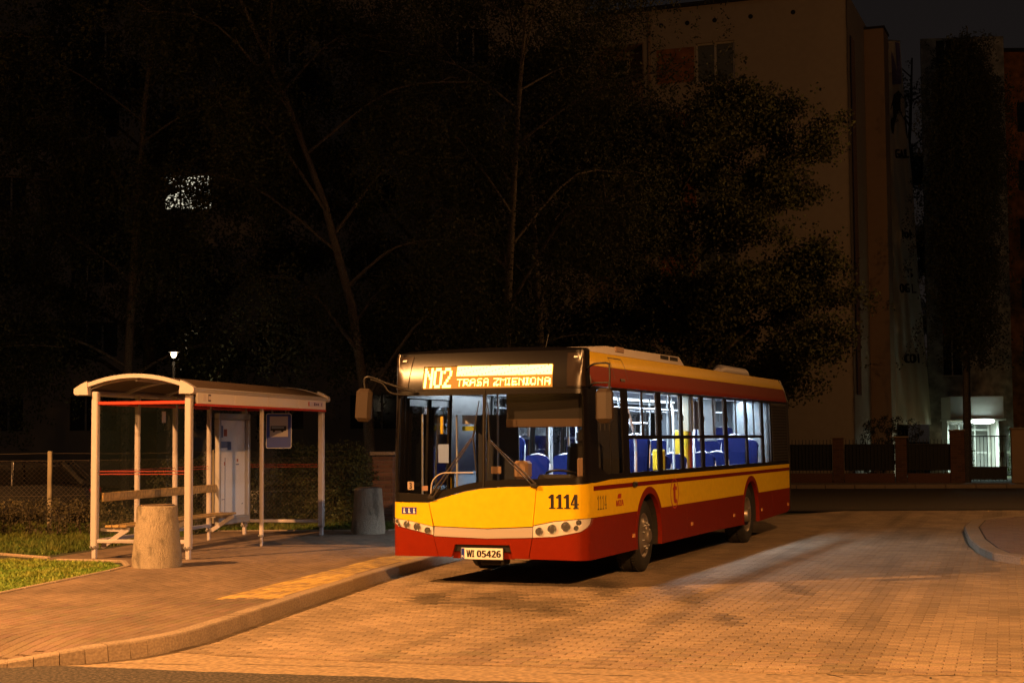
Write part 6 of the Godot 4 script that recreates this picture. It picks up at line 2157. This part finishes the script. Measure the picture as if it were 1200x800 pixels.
	al.position = Vector3(0.3, 2.28, 2.62)
	al.rotation_degrees = Vector3(-90, 0, 0)
	for k in 2:
		bush("porch_shrub", ["leafy shrub left of the lit porch", "leafy shrub right of the lit porch"][k], "shrub", W([19.75, 22.3][k], 0, 68.6), Vector3(0.9, [1.5, 2.1][k], 0.7), 160, 61 + k, Color(0.06, 0.085, 0.035), 0.09, 0.0, "shrubs by the porch")
	# the orange building at the right edge
	var ob := thing("orange_building", "orange rendered building at the right edge of the view", "building", W(30.2, 0, 76))
	var oh := []
	for fl in 6:
		for c in 3:
			oh.append(rect(-5.2 + c * 3.4, 2.2 + fl * 2.9, -3.6 + c * 3.4, 3.7 + fl * 2.9))
	var oq := MB.new()
	oq.patch(rect(-6.6, 0, 8, 20.7), func(p: Vector2) -> Vector3: return Vector3(p.x, p.y, 0), 1.5, 0.25, 0.0, false, oh)
	part(ob, "wall", oq.mesh(), M.plaster_orange)
	for fl in 6:
		for c in 3:
			var wn := node_part(ob, "window")
			bx(wn, "pane", Vector3(-4.4 + c * 3.4, 2.95 + fl * 2.9, -0.16), Vector3(1.6, 1.5, 0.02), M.night_pane2)
			bx(wn, "frame_bar", Vector3(-4.4 + c * 3.4, 2.95 + fl * 2.9, -0.13), Vector3(0.07, 1.5, 0.04), M.frame_cream)
	bx(ob, "roof_edge", Vector3(0.7, 20.78, -0.1), Vector3(14.8, 0.16, 0.5), M.roof_felt)
	far_fence()

func far_fence() -> void:
	var pts := [Vector2(8.1, 58.2), Vector2(11.95, 57.3), Vector2(14.1, 56.7), Vector2(16.0, 56.2)]
	var iron := mat("fence_iron", lin(0.02, 0.021, 0.02), 0.5, 0.3)
	for i in pts.size():
		var p: Vector2 = pts[i]
		var n := thing("fence_pillar", ["brick fence pillar hidden behind the bus tail", "brick fence pillar below the cream building's corner", "brick fence pillar below the banner", "tall brick gate pillar left of the lit gate"][i], "pillar", W(p.x, 0.1, p.y), deg_to_rad(-12), "brick fence pillars")
		var h := 1.62 if i < 3 else 1.85
		bricks(n, 0.40 if i < 3 else 0.5, h, 0.38, 70 + i)
		bx(n, "cap_slab", Vector3(0, h + 0.03, 0), Vector3(0.56, 0.06, 0.5), M.kerb_concrete, 0.012)
	var gp := thing("gate_pillar", "dark rendered wall right of the lit gate", "pillar", W(18.1, 0.1, 55.7), deg_to_rad(-12))
	bx(gp, "wall", Vector3(0.35, 0.95, 0), Vector3(1.3, 1.9, 0.35), M.plaster_brown, 0.01)
	bx(gp, "cap_slab", Vector3(0.35, 1.93, 0), Vector3(1.4, 0.06, 0.45), M.kerb_concrete, 0.01)
	for i in pts.size() - 1:
		var a: Vector2 = pts[i] + (pts[i + 1] - pts[i]).normalized() * 0.22
		var b: Vector2 = pts[i + 1] - (pts[i + 1] - pts[i]).normalized() * 0.22
		var c := (a + b) / 2
		var len := a.distance_to(b)
		var ang := atan2(b.y - a.y, b.x - a.x)
		var f := thing("iron_fence_panel", ["iron bar fence panel right behind the bus tail", "iron bar fence panel below the dark end wall", "iron bar fence panel next to the gate pillar"][i], "fence", W(c.x, 0.1, c.y), ang, "iron fence panels")
		bx(f, "plinth", Vector3(0, 0.17, 0), Vector3(len, 0.34, 0.24), M.brick, 0.01)
		for y in [0.48, 1.38]:
			bx(f, "rail", Vector3(0, y, 0), Vector3(len, 0.04, 0.03), iron)
		bx(f, "backing_sheet", Vector3(0, 0.92, -0.03), Vector3(len, 0.96, 0.006), mat("fence_sheet", lin(0.012, 0.014, 0.012), 0.7))
		var k := int(len / 0.125)
		for j in k:
			var x := -len / 2 + (j + 0.5) * len / k
			bx(f, "bar", Vector3(x, 0.96, 0.02), Vector3(0.022, 1.22, 0.022), iron)
	var g := thing("iron_gate", "dark iron bar gate in front of the lit porch", "gate", W(17.02, 0.1, 55.95), deg_to_rad(-14))
	for y in [0.55, 1.66]:
		bx(g, "rail", Vector3(0, y, 0), Vector3(1.34, 0.045, 0.04), iron)
	bx(g, "kick_plate", Vector3(0, 0.32, -0.01), Vector3(1.3, 0.42, 0.01), iron)
	for j in 11:
		bx(g, "bar", Vector3(-0.64 + j * 0.128, 0.86, 0.0), Vector3(0.022, 1.6, 0.022), iron)
	bx(g, "lock_box", Vector3(0.5, 1.0, 0.02), Vector3(0.12, 0.18, 0.05), iron, 0.01)
	bush("flower_bush", "dark bush with red blossoms behind the fence below the banner", "shrub", W(14.6, 0, 60), Vector3(2.4, 2.5, 1.0), 420, 66, Color(0.04, 0.045, 0.02), 0.09)


# ---------------------------------------------------------------- trees
func tree(label: String, at: Vector3, h: float, crown_y: float, rx: float, ry: float, tr: float, clumps: int, style: String, sd: int, tone: Color, leaf := 0.11, group := "", bark_key := "bark", slant := Vector3.ZERO, low := 0.18) -> void:
	var t := thing({"weep": "birch_tree", "maple": "maple_tree", "bush": "broadleaf_tree"}[style], label, "tree", at, 0.0, group)
	var r := RandomNumberGenerator.new()
	r.seed = sd
	var wood := MB.new()
	var lean := Vector3(r.randf_range(-1.2, 1.2), 0, r.randf_range(-0.6, 0.6)) if slant == Vector3.ZERO else slant
	var trunk := []
	var rad := []
	for i in 7:
		var f := i / 6.0
		trunk.append(Vector3(lean.x * f * f + r.randf_range(-0.08, 0.08) * f, h * 0.86 * f - 0.1, lean.z * f * f + r.randf_range(-0.08, 0.08) * f))
		rad.append(tr * (1.0 - 0.86 * f))
	wood.tube(trunk, rad, 10)
	var tips := []
	var n_limb := 18 if style == "bush" else (30 if style == "maple" else 16)
	for k in n_limb:
		var f := lerpf(low, 0.97, (k + r.randf()) / n_limb)
		var i := clampi(int(f * 6), 0, 5)
		var o: Vector3 = trunk[i].lerp(trunk[i + 1], f * 6 - i)
		var a := k * 2.4 + r.randf_range(-0.4, 0.4)
		var out := Vector3(cos(a), 0, sin(a))
		var yy := clampf((o.y + 1.0 - crown_y) / ry, -0.95, 0.95)
		var reach := rx * sqrt(maxf(0.06, 1.0 - yy * yy)) * r.randf_range(0.75, 1.1)
		var up := r.randf_range(0.25, 0.75) * reach
		var e := o + out * reach + Vector3(0, up, 0)
		var m := o.lerp(e, 0.5) + Vector3(r.randf_range(-0.2, 0.2), r.randf_range(0.1, 0.5), r.randf_range(-0.2, 0.2))
		if style == "weep":
			e.y = o.y + up * 0.9
			m.y = o.y + up * 0.85
		var r0: float = maxf(0.02, tr * 0.42 * (1.0 - f * 0.7))
		var pts := smooth_path([o, m, e], 4)
		var rr := []
		for j in pts.size():
			rr.append(lerpf(r0, 0.012, float(j) / (pts.size() - 1)))
		wood.tube(pts, rr, 6, false)
		for s in (9 if style == "maple" else 6):
			var tt := r.randf_range(0.35, 1.0)
			var bse: Vector3 = pts[int(tt * (pts.size() - 1))]
			var d := (out.rotated(Vector3.UP, r.randf_range(-1.3, 1.3)) + Vector3(0, r.randf_range(-0.2, 0.8), 0)).normalized() * r.randf_range(0.5, 1.3) * rx * 0.3
			if style == "weep":
				d = d * 0.8 + Vector3(0, -r.randf_range(0.0, 0.4), 0)
			var tip: Vector3 = bse + d
			wood.tube([bse, bse + d * 0.5 + Vector3(0, 0.08, 0), tip], [0.02, 0.012, 0.005], 4, false)
			tips.append([tip, 1.0])
			tips.append([bse + d * 0.5, 0.7])
		tips.append([e, 1.0])
	part(t, "trunk", wood.mesh(), M[bark_key])
	var where := []
	var cols := []
	while where.size() < clumps:
		var tp: Array = tips[r.randi() % tips.size()]
		var p: Vector3 = tp[0]
		var g := r.randf_range(0.65, 1.35)
		var c := Color(tone.r * g, tone.g * g * r.randf_range(0.9, 1.1), tone.b * g)
		if style == "weep":
			# hanging strands
			var o := p + Vector3(r.randfn() * 0.45, r.randf_range(-0.1, 0.3), r.randfn() * 0.45)
			var n := r.randi_range(4, 11)
			var sway := Vector3(r.randf_range(-0.12, 0.12), 0, r.randf_range(-0.12, 0.12))
			for k in n:
				var q := o + sway * k + Vector3(r.randfn() * 0.06, -0.26 * k, r.randfn() * 0.06)
				if q.y < (1.6 if low < 0.2 else low * h * 0.6):
					break
				where.append(Transform3D(Basis.from_euler(Vector3(r.randf() * TAU, r.randf() * TAU, r.randf() * TAU)).scaled(Vector3.ONE * r.randf_range(0.7, 1.1)), q))
				cols.append(c)
		else:
			var q: Vector3 = p + Vector3(r.randfn(), r.randfn() * 0.7, r.randfn()) * (0.30 if style == "maple" else 0.42) * tp[1]
			where.append(Transform3D(Basis.from_euler(Vector3(r.randf() * TAU, r.randf() * TAU, r.randf() * TAU)).scaled(Vector3.ONE * r.randf_range(0.8, 1.25)), q))
			cols.append(c)
	var cr := many(t, "crown", leaf_clump(10, 0.24 if style != "weep" else 0.2, leaf, sd % 5 + 1, 0.8 if style == "maple" else 0.55), M.leaf, where, cols)
	cr.set_meta("kind", "stuff")

func trees() -> void:
	rough_stuff("birch_bark", lin(0.32, 0.28, 0.24), noise_tex(0.06, 0.25, 1.0, 256, 4, 91), 1.6, 0.9)
	var dk := Color(0.035, 0.042, 0.014)
	var grp := "tall trees behind the shelter"
	tree("tall weeping birch at the far left behind the fence", W(-13.6, 0, 36), 17, 9.5, 4.2, 8.5, 0.15, 6500, "weep", 101, dk, 0.10, grp, "birch_bark")
	tree("tall weeping birch in front of the lit window", W(-9.7, 0, 39), 18, 10, 4.4, 9, 0.15, 7500, "weep", 102, dk, 0.10, grp, "birch_bark")
	tree("leaning weeping birch above the shelter's far end", W(-3.3, 0, 37), 17.5, 10, 4.4, 9, 0.15, 7500, "weep", 103, dk, 0.10, grp, "birch_bark", Vector3(-4.6, 0, 0.5))
	tree("tall weeping birch above the bus display", W(-0.2, 0, 40), 18, 10, 4.6, 9.5, 0.15, 7500, "weep", 104, dk, 0.10, grp, "birch_bark")
	tree("weeping birch left of the maple over the bus roof", W(0.9, 0, 44), 18, 10, 3.6, 9.5, 0.15, 7000, "weep", 105, dk, 0.10, grp, "birch_bark")
	tree("bushy dark tree behind the birches on the left", W(-11.0, 0, 47), 16, 8, 5.5, 8, 0.28, 5500, "bush", 106, dk, 0.13, grp)
	tree("bushy dark tree behind the birches in the middle", W(-2.6, 0, 48), 17, 8.5, 6, 8.5, 0.28, 6500, "bush", 107, dk, 0.13, grp)
	tree("big maple in front of the cream building", W(5.5, 0, 47), 12.8, 7.2, 4.3, 5.8, 0.22, 20000, "maple", 111, Color(0.040, 0.046, 0.012), 0.10)
	tree("slender birch hanging beside the banner", W(17.75, 0, 61), 21, 12, 0.6, 10.0, 0.14, 6500, "weep", 121, dk, 0.12, "birches by the porch", "birch_bark", Vector3(0.4, 0, 0.1), 0.35)
	tree("drooping birch branches above the lit porch", W(19.3, 0, 66), 22, 15, 1.2, 7.0, 0.12, 5000, "weep", 122, dk, 0.12, "birches by the porch", "birch_bark", Vector3(0.3, 0, 0.1), 0.5)
	tree("tall dark tree beyond the banner", W(21.0, 0, 84), 26, 14, 3.6, 12.5, 0.3, 6000, "bush", 131, dk, 0.16)
	tree("leafy tree at the right edge of the view", W(20.9, 0, 57), 12.5, 7.5, 2.2, 5.0, 0.16, 2600, "bush", 123, dk, 0.13)
